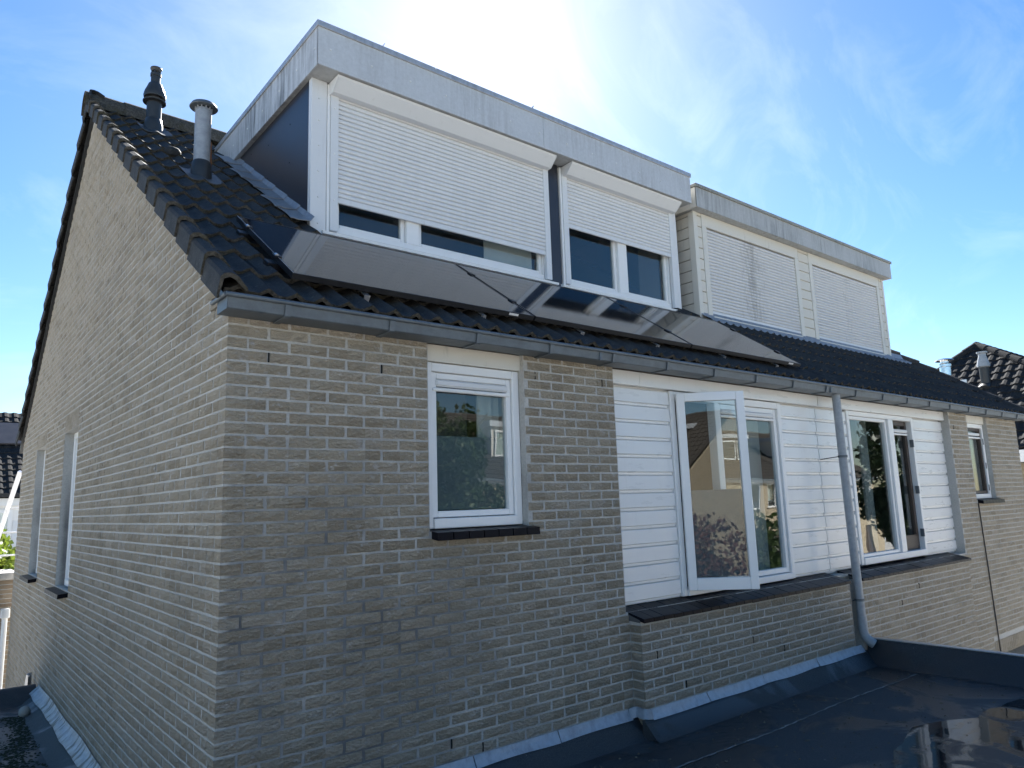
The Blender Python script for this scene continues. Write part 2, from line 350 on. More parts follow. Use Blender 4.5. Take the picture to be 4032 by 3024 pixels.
CURT = m_plain('pale_curtain', (.62, .61, .58), .9, 0, .1, 3); FILM = m_plain('frosted_film', (.11, .14, .155), .55, 0, .08, 3); DWOOD = m_plain('dark_wood_sash', (.05, .035, .028), .45); MOSS = m_plain('moss', (.020, .026, .010), .95, 0, .6, 40, 1.0)
SEAM = m_plain('seam_sealant', (.17, .175, .175), .7, 0, .7, 9); SLOT = m_plain('dark_void', (.01, .01, .01), .9); STONE = m_plain('concrete_coping', (.42, .40, .37), .9, 0, .25, 12, .6); LABELW = m_plain('sticker', (.7, .7, .7), .5)

# ------------------------------------------------------------------ brickwork
GZ = -5.3                                   # ground
CH, BL, BD, JT = 0.0625, 0.208, 0.10, 0.012   # course, length, depth, joint
def brick_variant(k):
    r = np.random.default_rng(100+k); nx, nz = 5, 3; h = .0505; L = BL; mb = MB()
    xs = np.linspace(0, L, nx); zs = np.linspace(0, h, nz); P = {}
    for j, z in enumerate(zs):
        for i, x in enumerate(xs):
            e = i in (0, nx-1) or j in (0, nz-1)
            yy = (.0012 + r.uniform(0, .002)) if e else -r.uniform(-.001, .0042)
            xx = x + (r.uniform(-.002, .002) if e else r.uniform(-.008, .008)) + (.003 if i == 0 else -.003 if i == nx-1 else 0)
            zz = z + (r.uniform(-.0013, .0013) if e else r.uniform(-.004, .004)) 
            P[i, j] = len(mb.v); mb.v.append((xx, yy, zz))
    for j in range(nz-1):
        for i in range(nx-1): mb.f.append((P[i, j], P[i+1, j], P[i+1, j+1], P[i, j+1]))
    B = {}
    for (i, j), (x, z) in {(0, 0): (0, 0), (1, 0): (L, 0), (1, 1): (L, h), (0, 1): (0, h)}.items(): B[i, j] = len(mb.v); mb.v.append((x, BD, z))
    mb.f.append(tuple([P[i, 0] for i in range(nx)][::-1] + [B[0, 0], B[1, 0]]))
    mb.f.append(tuple([P[i, nz-1] for i in range(nx)] + [B[1, 1], B[0, 1]]))
    mb.f.append(tuple([P[0, j] for j in range(nz)] + [B[0, 1], B[0, 0]])); mb.f.append(tuple([P[nx-1, j] for j in range(nz)][::-1] + [B[1, 0], B[1, 1]]))
    mb.f.append((B[0, 0], B[0, 1], B[1, 1], B[1, 0]))
    return mb
BV = [brick_variant(k) for k in range(12)]
BM = [b.mesh('brick', BRICK) for b in BV]
def courses(z0, z1):
    n0 = math.floor(z0/CH); n1 = math.ceil(z1/CH)
    return [(n, n*CH+.0055) for n in range(n0, n1)]
def lay(u0, u1, z0, z1, holes, start=lambda n: 0, clip=None):
    """bricks of a stretcher-bond wall as (u, z, length)"""
    out = []
    for n, z in courses(z0, z1):
        if z < z0-.03 or z+.05 > z1+.03: continue
        u = u0 + (start(n) if callable(start) else start); a0 = u
        segs = []; first = True
        cuts = sorted((max(a, u0), min(b, u1)) for a, b, c_, d_ in holes if c_-.02 < z+.026 < d_+.02)
        free = []; cur = a0
        for a, b in cuts:
            if a > cur: free.append((cur, a-.004))
            cur = max(cur, b+.004)
        if cur < u1: free.append((cur, u1))
        k0 = -0.11 if n % 2 else 0.0
        for a, b in free:
            k = math.floor((a-u0-k0)/(BL+JT)); g = u0+k0+k*(BL+JT)
            while g < b:
                s_, e = max(a, g), min(b, g+BL)
                if e-s_ > .03: segs.append((s_, z, e-s_))
                g += BL+JT
        for s_, z_, l in segs:
            if clip:
                s_, l = clip(s_, z_, l)
                if l < .035: continue
            out.append((s_, z_, l))
    return out
BRK = []       # (house, dist, world loc, rotz, xscale)
CAMV = Vector(cam.location)
def put(house, lst, face, plane):
    for u, z, l in lst:
        pr = random.uniform(-.0013, .0013)
        if face == 'front': loc = Vector((u, plane+pr, z)); rz = 0.0
        else: loc = Vector((plane+pr, u+l, z)); rz = -math.pi/2
        BRK.append((house, (loc-CAMV).length, loc, rz, l/BL))
def finish_bricks(house, wall, n=300):
    lst = sorted([b for b in BRK if b[0] == house], key=lambda b: b[1])
    r = random.Random(3)
    for _, d, loc, rz, sx in lst[:n]:
        link('brick', BM[r.randrange(12)], wall, loc, (r.uniform(-.012, .012), r.uniform(-.006, .006), rz), (sx, 1, 1))
    mb = MB()
    for _, d, loc, rz, sx in lst[n:]:
        b = BV[r.randrange(12)]
        if rz == 0: vs_ = [(loc.x+x*sx, loc.y+y, loc.z+z) for x, y, z in b.v]
        else: vs_ = [(loc.x+y, loc.y-x*sx, loc.z+z) for x, y, z in b.v]
        k = len(mb.v); mb.v += vs_; mb.f += [tuple(i+k for i in f) for f in b.f]
    if mb.v: mb.build('brickwork', BRICK, wall, kind='stuff')

SL = 0.682                                    # roof slope
PARTY, WEND, DEPTH, RY = 5.90, 11.55, 9.25, 4.65
def zroof(y, k=.39): return k + SL*(y if y <= RY else 2*RY-y)

house = thing('brick_house', (0, 0, GZ), 'beige brick house with solar panels under its wide grey dormer and an open white casement', 'house')
neigh = thing('brick_house', (PARTY, 0, GZ), 'adjoining beige brick house with closed shutters on its weathered cream dormer', 'house')

# mortar cores: front, gable, party walls and back
def core(u, holes, z0, z1, u0, u1):
    """rectangles (u,z) left over when holes are cut out of a wall strip"""
    xs = sorted({u0, u1, *[h[0] for h in holes], *[h[1] for h in holes]}); R = []
    for a, b in zip(xs[:-1], xs[1:]):
        if b <= u0 or a >= u1: continue
        cuts = sorted((h[2], h[3]) for h in holes if h[0] < (a+b)/2 < h[1]); c = z0
        for lo, hi in cuts:
            if lo > c: R.append((a, b, c, lo))
            c = max(c, hi)
        if c < z1: R.append((a, b, c, z1))
    return R
H1 = [(1.19, 1.945, -.905, .4), (2.82, PARTY, -1.548, .4)]
H2 = [(PARTY, 9.05, -1.548, .4), (9.65, 10.36, -.905, .4), (9.62, 10.75, -5.0, -2.86)]
HG = [(4.40, 5.22, -1.435, .12), (6.71, 7.55, -1.435, .12)]
wb = MB()
for a, b, c, d in core('x', H1, GZ, .30, .0045, PARTY): wb.box(a, b, .0045, .30, c, d)
wb.box(2.8495, PARTY-.06, -.1025, .0045, GZ, -1.60)       # bay under the long sill
for a, b, c, d in core('y', HG, GZ, .20, .30, DEPTH): wb.box(.0045, .30, a, b, c, d)
wb.prism([(.30, .20), (DEPTH, .20), (DEPTH, .30), (RY, .30+SL*RY), (.30, .30+SL*.30)], 'x', .0045, .30)
wb.box(.30, PARTY, DEPTH-.3, DEPTH, GZ, .30)
wb.prism([(.30, GZ), (DEPTH-.3, GZ), (DEPTH-.3, .28), (RY, .3+SL*RY), (.30, .28)], 'x', PARTY-.1, PARTY)
wall1 = wb.build('wall', MORTAR, house)
wb = MB()
for a, b, c, d in core('x', H2, GZ, .30, PARTY, WEND): wb.box(a, b, .0045, .30, c, d)
wb.box(PARTY+.12, 8.80, -.1025, .0045, GZ, -1.60)
wb.prism([(.30, GZ), (DEPTH-.3, GZ), (DEPTH-.3, .28), (RY, .3+SL*RY), (.30, .28)], 'x', WEND-.3, WEND)
wb.box(PARTY, WEND, DEPTH-.3, DEPTH, GZ, .30)
wall2 = wb.build('wall', MORTAR, neigh)
# bricks, house one: front piers, bay, gable
put(1, lay(0, PARTY, -2.42, .24, H1, lambda n: .11 if n % 2 else 0), 'front', 0)
put(1, lay(2.845, 5.845, -2.42, -1.60, []), 'front', -.107)
put(1, [(2.845, z, -.0) for n, z in []], 'front', 0)
for n, z in courses(-2.42, -1.66):            # return face of the bay
    BRK.append((1, (Vector((2.845, 0, z))-CAMV).length, Vector((2.8445, -.004, z)), -math.pi/2, .098/BL))
def rake(u, z, l):
    top = z+.052; lo = (top-.385)/SL; hi = 2*RY-lo
    a, b = max(u, lo), min(u+l, hi, DEPTH); return a, b-a
put(1, lay(0, DEPTH, -3.6, 3.4, HG+[(4.38, 5.24, .12, .24), (6.69, 7.57, .12, .24)], lambda n: 0 if n % 2 else .11, rake), 'gable', 0)
def soldier(hs, y0, y1, z0, z1, plane=0):
    n = round((y1-y0)/.0625); w = (y1-y0)/n
    for i in range(n):
        mb = MB().box(plane-.001, .1, y0+i*w+.005, y0+(i+1)*w-.005, z0, z1, bev=.004); mb.build('lintel_brick', BRICK, wall1)
for (a, b, c, d) in HG: soldier(1, a-.01, b+.01, .124, .258)
# house two
put(2, lay(PARTY, WEND, -3.3, .24, H2+[(9.6, 10.78, -2.86, -2.675)], lambda n: 0), 'front', 0)
put(2, lay(6.055, 8.80, -3.3, -1.60, []), 'front', -.107)
for i in range(18):
    mb = MB().box(9.605+i*.065, 9.605+i*.065+.055, -.001, .1, -2.86, -2.68, bev=.004); mb.build('lintel_brick', BRICK, wall2)
finish_bricks(1, wall1); finish_bricks(2, wall2)
# weep vents (open perpends)
for x, z in [(.2145, .0055), (.8745, .0055), (2.045, .068), (2.695, .068), (1.315, -2.118), (1.535, -2.182)]:
    box('weep_slot', SLOT, wall1, x-.0035, x+.0035, -.0025, .02, z, z+.05)
for x, z in [(3.30, -2.118), (4.18, -1.93), (4.62, -2.056), (3.0, -1.87)]: box('weep_slot', SLOT, wall1, x-.004, x+.004, -.1105, -.08, z, z+.05)
for x, z in [(7.35, -1.80), (6.9, -1.93)]: box('weep_slot', SLOT, wall2, x-.004, x+.004, -.1105, -.08, z, z+.05)
box('weep_slot', SLOT, wall2, 9.17, 9.178, -.0025, .02, .0055, .055)
MB().tube([(9.655, -.006, -.95), (9.69, -.008, -1.8), (9.735, -.008, -2.9)], .0075, 6).build('cable', BLACKP, neigh)

# ------------------------------------------------------------------ roofs
GAU, TW = .345, .294
CS = math.cos(math.atan(SL)); SN = math.sin(math.atan(SL))
def wave(u):    # tile profile across the slope, crest at u = 0
    w = 2*math.pi*u/.147; return .0165*math.cos(w) + .004*math.cos(2*w)
def tile_mesh():
    """local x across, local y up the slope, local z off the roof; top sheet, grit front edge"""
    me = bpy.data.meshes.new('roof_tile'); nx = 12; L = GAU+.03; th = .026
    xs = np.linspace(0, TW, nx+1); V = []
    for j, (y, lift) in enumerate(((0, .026), (L, 0.0))):
        for x in xs: V.append((x, y + (random.uniform(-.006, .006) if j == 0 else 0), wave(x-.0735) + lift))
    for x in xs: V.append((x, .006+random.uniform(-.006, .006), wave(x-.0735)+.026-th))
    n = nx+1; F = [(i, i+1, n+i+1, n+i) for i in range(nx)] + [(2*n+i, 2*n+i+1, i+1, i) for i in range(nx)]
    me.from_pydata(V, [], F); me.update(); me.materials.append(TILE); me.materials.append(EDGE)
    me.polygons.foreach_set('material_index', [0]*nx+[1]*nx); me.polygons.foreach_set('use_smooth', [True]*(2*nx)); me.set_sharp_from_angle(angle=rad(40)); return me
TM = [tile_mesh() for _ in range(5)]
RA = math.atan(SL)
def on_roof(x, s_, k=.39):            # s_: distance up the slope from the eave line at y=-.095
    y = -.095 + s_*CS; return Vector((x, y, k+SL*y))
def roof_tiles(roof, x0, x1, skip):
    r = random.Random(11)
    ncol = int(round((x1-x0)/TW)); nrow = 17
    for j in range(nrow):
        for i in range(ncol):
            xa = x0+i*TW; p_ = on_roof(xa, j*GAU)
            if p_.y > RY-.12 or skip(xa, xa+TW, p_.y): continue
            link('roof_tile', TM[r.randrange(5)], roof, p_ + Vector((0, 0, r.uniform(-.002, .002))), (RA+r.uniform(-.006, .006), 0, r.uniform(-.004, .004)))
def roof_slab(x0, x1, holes_x):
    mb = MB()
    yb = -.02
    def seg(a, b, y0, y1): mb.prism([(y0, .345+SL*y0), (y1, .345+SL*y1), (y1, .28+SL*y1), (y0, .28+SL*y0)], 'x', a, b)
    for a, b, y0, y1 in holes_x: seg(a, b, y0, y1)
    mb.prism([(RY, .345+SL*RY), (DEPTH+.15, .345+SL*(2*RY-DEPTH-.15)), (DEPTH+.15, .28+SL*(2*RY-DEPTH-.15)), (RY, .28+SL*RY)], 'x', x0, x1)
    return mb
roof1 = roof_slab(-.03, PARTY, [(-.03, 1.12, -.02, RY), (1.12, 5.66, -.02, 1.55), (1.12, 5.66, 3.6, RY), (5.66, PARTY, -.02, RY)]).build('roof', BLACKP, house)
roof2 = roof_slab(PARTY, WEND+.04, [(PARTY, 5.98, -.02, RY), (5.98, 10.93, -.02, 1.47), (5.98, 10.93, 3.5, RY), (10.93, WEND+.04, -.02, RY)]).build('roof', BLACKP, neigh)
roof_tiles(roof1, -.0535, 5.886, lambda a, b, y: (a > .98 and b < 5.80 and y > 1.0))
roof_tiles(roof2, 5.886, 11.61, lambda a, b, y: (a > 5.84 and b < 11.03 and y > 1.32))
# verge tiles, front and back slope
def verge_mesh(name='verge_tile', L=GAU+.012):
    mb = MB(); w = .012
    # local: x across (0 = outer face), y up the slope, z off the roof ; flange hangs down in true vertical of the slope frame
    def ring(y, lift):
        return [(0, y, -.06+lift), (0, y, .052+lift), (.012, y, .070+lift), (.045, y, .080+lift), (.085, y, .066+lift), (.120, y, .032+lift), (.142, y, .012+lift), (.140, y, -.004+lift), (.105, y, .018+lift), (.075, y, .046+lift), (.045, y, .056+lift), (w+.006, y, .044+lift), (w, y, -.06+lift)]
    a, b = [(x-.013, y, z) for x, y, z in ring(0, .026)], ring(L, -.004); n = len(a); mb.add(a+b, [(i, (i+1) % n, n+(i+1) % n, n+i)[::-1] for i in range(n)] + [tuple(range(n)), tuple(range(n, 2*n))[::-1]])
    me = mb.mesh(name, TILE); me.materials.append(EDGE); me.polygons[n].material_index = 1; return me
VM = verge_mesh()
for j in range(17):
    p_ = on_roof(-.078, j*GAU-.03)
    if p_.y < RY-.1: link('verge_tile', VM, roof1, p_, (RA, 0, random.uniform(-.008, .008)))
for j in range(17):
    y = DEPTH+.12-j*GAU*CS
    if y > RY+.1: link('verge_tile', VM, roof1, (-.078, y, .39+SL*(2*RY-y)), (math.pi-RA if False else RA, 0, 0)) if False else None
bm = verge_mesh('back_verge_tile'); bm.transform(Matrix.Scale(-1, 4, (0, 1, 0))); bm.flip_normals()
for j in range(17):
    y = DEPTH+.12-j*GAU*CS
    if y > RY+.1: link('back_verge_tile', bm, roof1, (-.078, y, .39+SL*(2*RY-y)), (-RA, 0, 0))
vr = verge_mesh('verge_tile'); vr.transform(Matrix.Scale(-1, 4, (1, 0, 0))); vr.flip_normals()
for j in range(17):
    p_ = on_roof(WEND+.085, j*GAU-.03)
    if p_.y < RY-.1: link('verge_tile', vr, roof2, p_, (RA, 0, 0))
# ridge tiles
def ridge_mesh(L=.40):
    mb = MB(); n = 9; R0 = .125; P = []
    for x, s_ in ((0, 1.06), (.02, 1.06), (L, 1.0)):
        P.append([(x, -R0*s_*1.05*math.cos(math.pi*i/(n-1)), -.105+R0*s_*1.45*math.sin(math.pi*i/(n-1))) for i in range(n)])
    mb.slab([row[::-1] for row in P], (0, 0, -.02)); return mb.mesh('ridge_tile', EDGE, smooth=50)
RM = ridge_mesh(); zr = .39+SL*RY+.06
for i in range(16): link('ridge_tile', RM, roof1, (-.11+i*.375, RY, zr+random.uniform(-.004, .006)), (0, random.uniform(-.01, .01), 0))
for i in range(15): link('ridge_tile', RM, roof2, (PARTY+.03+i*.375, RY, zr))
# ------------------------------------------------------------------ gutters and downpipe
def gutter(parent, x0, x1, capL):
    pr = [(-.004, .221), (-.152, .221), (-.158, .226), (-.168, .284), (-.163, .284), (-.154, .230), (-.148, .2245), (-.0085, .2245), (-.0085, .30), (-.004, .30)]
    g = MB().prism(pr, 'x', x0, x1).build('gutter', ZINC, parent, smooth=35)
    MB().tube([(x0-.014, -.172, .289), (x1, -.172, .289)], .0125, 10).build('rim', ZINC, g, smooth=50)
    if capL:
        MB().prism([(-.006, .2215), (-.153, .2215), (-.166, .284), (-.006, .284)], 'x', x0-.003, x0+.001).build('end_plate', ZINC, g)
        MB().tube([(x0-.014, -.172, .289), (x0-.014, .045, .289)], .011, 8).build('end_rim', ZINC, g, smooth=50)
    return g
g1 = gutter(house, -.052, PARTY-.002, True); g2 = gutter(neigh, PARTY+.002, 11.56, False)
def bracket(parent, x):
    P = [[(x-.016, -.002, .2185), (x+.016, -.002, .2185)], [(x-.016, -.150, .2185), (x+.016, -.150, .2185)], [(x-.016, -.161, .225), (x+.016, -.161, .225)], [(x-.016, -.172, .280), (x+.016, -.172, .280)]]
    MB().slab(P, (0, -.007, -.006)).build('gutter_bracket', ZINC, parent)
for k in range(19):
    x = .246+.603*k
    if x < 11.5: bracket(g1 if x < PARTY else g2, x)
for x in (2.52, 5.75): MB().box(x-.01, x+.01, -.171, -.15, .2185, .279).build('solder_joint', ZINC, g1)
dp = MB().tube([(5.985, -.092, .225), (5.985, -.098, -.6), (5.988, -.115, -1.95)], .040, 20).build('downpipe', PIPE, house, smooth=50)
MB().tube([(5.988, -.115, -1.93), (5.989, -.117, -2.06)], .0445, 20).build('pipe_sleeve', PIPE, dp, smooth=50)
el = [(5.989, -.117, -2.04), (5.99, -.120, -2.09), (5.995, -.135, -2.13), (6.01, -.165, -2.165), (6.025, -.19, -2.185)]
MB().tube(el, [.042, .042, .043, .045, .046], 20, cap=False).build('elbow', PIPE, dp, smooth=50)
for z, w in ((-.40, .20), (-1.78, .08)):
    cl = MB().lathe([(.0405, z-.012), (.046, z-.011), (.046, z-.003), (.043, z-.002), (.043, z+.002), (.046, z+.003), (.046, z+.011), (.0405, z+.012)], 5.985, -.098 if z > -1 else -.113, 20, cap=False).build('pipe_clamp', ZINC, dp, smooth=40)
    MB().tube([(5.945, -.085, z), (5.905, .095 if z > -1 else -.06, z-.02)], .005, 6).build('clamp_rod', BLACKP, dp)

# ------------------------------------------------------------------ small window, boards, long sill
def window_frame(parent, x0, x1, z0, z1, y, w=.055, d=.075, mat=FRAME, name='window', thick_bottom=.06):
    """four beads as one frame mesh"""
    mb = MB(); mb.box(x0, x0+w, y, y+d, z0, z1, bev=.004).box(x1-w, x1, y, y+d, z0, z1, bev=.004).box(x0+w, x1-w, y+.0015, y+d, z1-w, z1, bev=.004).box(x0+w, x1-w, y-.012, y+d, z0, z0+thick_bottom, bev=.004)
    return mb.build(name, mat, parent)
def sash(parent, x0, x1, z0, z1, y, w=.05, d=.05, mat=FRAME, glass=True, name='sash'):
    mb = MB().box(x0, x0+w, y, y+d, z0, z1, bev=.004).box(x1-w, x1, y, y+d, z0, z1, bev=.004).box(x0+w, x1-w, y+.001, y+d, z1-w, z1, bev=.004).box(x0+w, x1-w, y+.001, y+d, z0, z0+w, bev=.004)
    s_ = mb.build(name, mat, parent)
    if glass: box('pane', GLASS, parent, x0+w-.004, x1-w+.004, y+d*.5, y+d*.5+.006, z0+w-.004, z1-w+.004)
    return s_
w1 = window_frame(house, 1.196, 1.942, -.893, .118, .055)
sash(w1, 1.256, 1.884, -.828, .060, .072, .038)
box('vent_grille', ALU, w1, 1.285, 1.86, .058, .09, -.028, .018, bev=.012); box('vent_flap', FRAME, w1, 1.262, 1.878, .064, .09, -.058, -.034, bev=.006)
box('header_panel', CREAMP, house, 1.196, 1.945, .038, .09, .122, .226)
box('frosted_film', FILM, w1, 1.30, 1.845, .112, .116, -.785, -.33)
box('blind_or_dark_sheet', ROOMD, house, 1.25, 1.72, .35, .36, -.9, .15);  # dark sheet standing in for the unlit room, no real blind here
def curtain(parent, x0, x1, y, z0, z1, n=10, mat=CURT):
    P = [[(x0+(x1-x0)*i/(n*4), y+.025*math.sin(i*math.pi/2), z) for i in range(n*4+1)] for z in (z0, z1)]
    MB().slab(P, (0, .006, 0)).build('curtain', mat, parent, smooth=70)
curtain(house, 1.74, 1.92, .26, -.9, .15, 3)
for i in range(7):
    a = 1.20+i*.1125
    MB().prism([(-.065, -.958), (-.062, -.912), (.075, -.895), (.075, -.94)], 'x', a+.003, a+.1085).build('sill_tile', SILL, house)
# cladding
BZ = [.105-.1354*i for i in range(13)]
def boards(parent, x0, x1, y=.10, mat=WHITE):
    for i in range(12):
        zt, zb = BZ[i], BZ[i+1]
        # shiplap: main face, rebate groove at the bottom
        pr = [(y+.03, zt-.004), (y+.006, zt-.004), (y, zt-.010), (y-.003, zb+.026), (y+.011, zb+.019), (y+.012, zb+.001), (y+.03, zb+.001)]
        MB().prism(pr, 'x', x0, x1).build('cladding_board', mat, parent)
boards(house, 2.79, 3.568); boards(house, 5.238, 5.888); boards(neigh, 5.90, 6.522); boards(neigh, 8.168, 9.075)
for par, a, b in ((house, 2.79, 3.18), (house, 3.183, 5.888), (neigh, 5.90, 9.08)):
    MB().prism([(.118, .119), (.062, .119), (.058, .126), (.058, .226), (.118, .226)], 'x', a, b).build('header_panel', WHITE, par)
box('backing_board', WHITE, house, 2.80, 3.60, .132, .14, -1.54, .23); box('backing_board', WHITE, house, 5.22, 5.90, .132, .14, -1.54, .23)
box('backing_board', WHITE, neigh, 5.90, 6.53, .132, .14, -1.54, .23); box('backing_board', WHITE, neigh, 8.16, 9.08, .132, .14, -1.54, .23)
# casement window of house one
w2 = window_frame(house, 3.575, 5.232, -1.522, .112, .085, .06, .09, thick_bottom=.055)
box('mullion', FRAME, w2, 4.175, 4.235, .087, .17, -1.467, .052, bev=.004)
sash(w2, 4.238, 5.168, -1.462, .048, .105, .045)
box('vent_grille', ALU, w2, 4.285, 5.12, .092, .13, -.038, .006, bev=.012); box('vent_flap', FRAME, w2, 4.275, 5.13, .098, .13, -.068, -.044, bev=.006)
# open leaf, turned about its left stile
ang = rad(42.5); hx, hy = 3.640, .085
cw, z0, z1 = .545, -1.478, .088
def leaf(mb):
    ca, sa = math.cos(-ang), math.sin(-ang); mb.v = [(hx+x*ca-y*sa, hy+x*sa+y*ca, z) for x, y, z in mb.v]; return mb
lf = leaf(MB().box(0, .066, -.052, 0, z0, z1, bev=.004).box(cw-.066, cw, -.052, 0, z0, z1, bev=.004).box(.066, cw-.066, -.0505, -.001, z1-.07, z1, bev=.004).box(.066, cw-.066, -.0505, -.001, z0, z0+.095, bev=.004)).build('open_sash', FRAME, w2)
lf['label'] = 'white casement leaf standing open on its left hinges'
leaf(MB().box(.06, cw-.06, -.028, -.022, z0+.09, z1-.065)).build('open_pane', GLASS, w2)
leaf(MB().box(.07, cw-.07, -.012, -.010, z0+.10, -.70)).build('window_film', FILM, w2)
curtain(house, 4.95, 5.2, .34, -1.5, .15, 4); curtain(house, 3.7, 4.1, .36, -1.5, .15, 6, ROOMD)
# neighbour's window: fixed light and dark open sash
w3 = window_frame(neigh, 6.526, 8.160, -1.508, .116, .085, .05, .09, thick_bottom=.07)
sash(w3, 6.578, 7.475, -1.436, .062, .10, .035)
box('mullion', FRAME, w3, 7.48, 7.60, .075, .17, -1.436, .064, bev=.004)
sash(w3, 7.602, 8.095, -1.436, .062, .14, .05, .05, DWOOD, name='dark_sash')
box('vent_grille', ALU, w3, 7.62, 8.07, .115, .14, -.075, -.035, bev=.01); box('vent_flap', FRAME, w3, 7.62, 8.07, .118, .14, -.105, -.083, bev=.006)
for z in (-.2, -.75, -1.25): box('hinge', ZINC, w3, 8.098, 8.112, .078, .12, z-.045, z+.045)
box('lower_rail', DWOOD, w3, 7.65, 8.05, .135, .16, -1.39, -1.27)
curtain(neigh, 7.33, 7.46, .35, -1.5, .15, 5)
# neighbour's little window
w4 = window_frame(neigh, 9.655, 10.352, -.893, .118, .055); sash(w4, 9.715, 10.295, -.828, .060, .075, .04, .05, DWOOD, name='dark_sash')
box('vent_grille', ALU, w4, 9.73, 10.2, .05, .09, -.045, -.005, bev=.01); box('vent_flap', FRAME, w4, 9.73, 10.2, .045, .09, -.085, -.062, bev=.006)
for z in (-.12, -.45, -.75): box('hinge', ZINC, w4, 10.298, 10.31, .05, .09, z-.04, z+.04)
box('header_panel', CREAMP, neigh, 9.655, 10.36, .038, .09, .122, .226)
for x in (9.95, 10.03, 10.12): box('curtain', CURT, neigh, x, x+.03, .20, .23, -.85, .05)
for i in range(7):
    a = 9.67+i*.1125
    MB().prism([(-.065, -.958), (-.062, -.912), (.075, -.895), (.075, -.94)], 'x', a+.003, a+.1085).build('sill_tile', SILL, neigh)
# long sill tiles
def long_sill(parent, x0, x1):
    n = int((x1-x0)/.11)
    MB().prism([(-.10, -1.612), (-.10, -1.592), (.09, -1.538), (.09, -1.60)], 'x', x0+.002, x0+n*.11-.002).build('sill_bed', GROUT, parent)
    for i in range(n):
        a = x0+i*.11; d = random.uniform(-.0015, .0015)
        MB().prism([(-.142, -1.612+d), (-.141, -1.586+d), (-.136, -1.583+d), (.115, -1.524+d), (.115, -1.55+d)], 'x', a+.0025, a+.1075).build('sill_tile', SILL, parent)
long_sill(house, 2.84, 5.85); long_sill(neigh, 6.045, 8.82)

# ------------------------------------------------------------------ gable windows
for k, (a, b, c, d) in enumerate(HG):
    mb = MB(); X = .085
    mb.box(X, X+.075, a, a+.06, c, d, bev=.004).box(X, X+.075, b-.06, b, c, d, bev=.004).box(X+.001, X+.075, a+.06, b-.06, d-.06, d, bev=.004).box(X-.01, X+.075, a+.06, b-.06, c, c+.06, bev=.004)
    wg = mb.build('window', FRAME, house)
    MB().box(X+.02, X+.07, a+.062, a+.10, c+.062, d-.062, bev=.003).box(X+.02, X+.07, b-.10, b-.062, c+.062, d-.062, bev=.003).box(X+.021, X+.07, a+.10, b-.10, d-.10, d-.062, bev=.003).box(X+.021, X+.07, a+.10, b-.10, c+.062, c+.10, bev=.003).build('sash', FRAME, wg)
    box('pane', GLASS, wg, X+.042, X+.048, a+.096, b-.096, c+.096, d-.096)
    n = 8; w = (b-a+.06)/n
    for i in range(n):
        q = a-.03+i*w
        MB().prism([(-.075, -1.492), (-.072, -1.452), (.07, -1.437), (.07, -1.48)], 'y', 0, 1).v
        m2 = MB(); m2.prism([(-.085, -1.497), (-.082, -1.457), (.07, -1.440), (.07, -1.48)], 'y', q+.003, q+w-.003); m2.build('sill_tile', SILL, house)
# rooms behind the glass
def room(parent, x0, x1, y0, y1, z0, z1, mat):
    mb = MB(); t = .05
    mb.box(x0, x1, y1, y1+t, z0, z1).box(x0, x1, y0, y1, z0-t, z0).box(x0, x1, y0, y1, z1, z1+t).box(x0-t, x0, y0, y1+t, z0-t, z1+t).box(x1, x1+t, y0, y1+t, z0-t, z1+t); mb.build('room_lining', mat, parent)
room(house, .4, 5.7, .305, 3.4, -2.5, .26, INNER); room(house, .4, 5.7, 3.6, 8.9, -2.5, .26, INNER); room(neigh, 6.0, 11.2, .305, 3.4, -2.5, .26, INNER)
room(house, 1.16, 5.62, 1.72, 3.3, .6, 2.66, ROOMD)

# ------------------------------------------------------------------ dormer of house one
def cheek(parent, x0, x1, yf, zt, mat, kb=.33, name='dormer_cheek'):
    yt = (zt-kb)/SL
    return MB().prism([(yf, kb+SL*yf), (yf, zt), (yt, zt)], 'x', x0, x1).build(name, mat, parent)
DF, DW, DX0, DX1, DZB, DZT = 1.30, 1.511, 1.033, 5.760, 2.712, 3.040
ck = cheek(house, 1.076, 1.12, DW+.004, DZB, DARKP); cheek(house, 5.655, 5.70, DW+.004, DZB, DARKP)
for y, z in ((1.95, 2.5), (1.95, 2.15), (2.45, 2.52), (1.95, 1.8), (2.9, 2.62), (2.45, 2.2)):
    if z > .45+SL*y: MB().tube([(1.078, y, z), (1.073, y, z)], .007, 8).build('screw_head', BLK, ck)
yt = (DZT-.36)/SL
dr = MB().prism([(DF+.014, DZB+.004), (DF+.014, DZT), (yt, DZT), ((DZB-.34)/SL, DZB+.004)], 'x', DX0+.014, DX1-.014).build('dormer_roof', FASCN, house)
def fpanel(name, x0, x1):
    f = MB().box(x0, x1, DF, DF+.0125, DZB, DZT-.002, bev=.0015).build(name, FASC, house); return f
fa = fpanel('dormer_fascia', DX0, 3.409); fb = fpanel('dormer_fascia', 3.413, DX1)
for i in range(13):
    x = 1.140+.3692*i; MB().lathe([(.0085, 0), (.0085, .003), (.005, .006)], 0, 0, 10)
    m = MB().tube([(x, DF+.001, 2.87-.004*i*.6), (x, DF-.006, 2.87-.004*i*.6)], [.010, .007], 10); m.build('screw_head', ALU, fa if x < 3.41 else fb)
def side_panel(x0, x1):
    y0 = (DZB-.30)/SL
    return MB().prism([(DF+.0005, DZB), (DF+.0005, DZT-.002), ((DZT-.34)/SL, DZT-.002), (y0, DZB)], 'x', x0, x1).build('dormer_side_fascia', FASCS, house)
sp = side_panel(DX0, DX0+.0125); side_panel(DX1-.0125, DX1)
for y in (1.36, 1.72, 2.1, 2.5, 2.9, 3.3): MB().tube([(DX0+.001, y, 2.87), (DX0-.005, y, 2.87)], [.009, .006], 10).build('screw_head', ALU, sp)
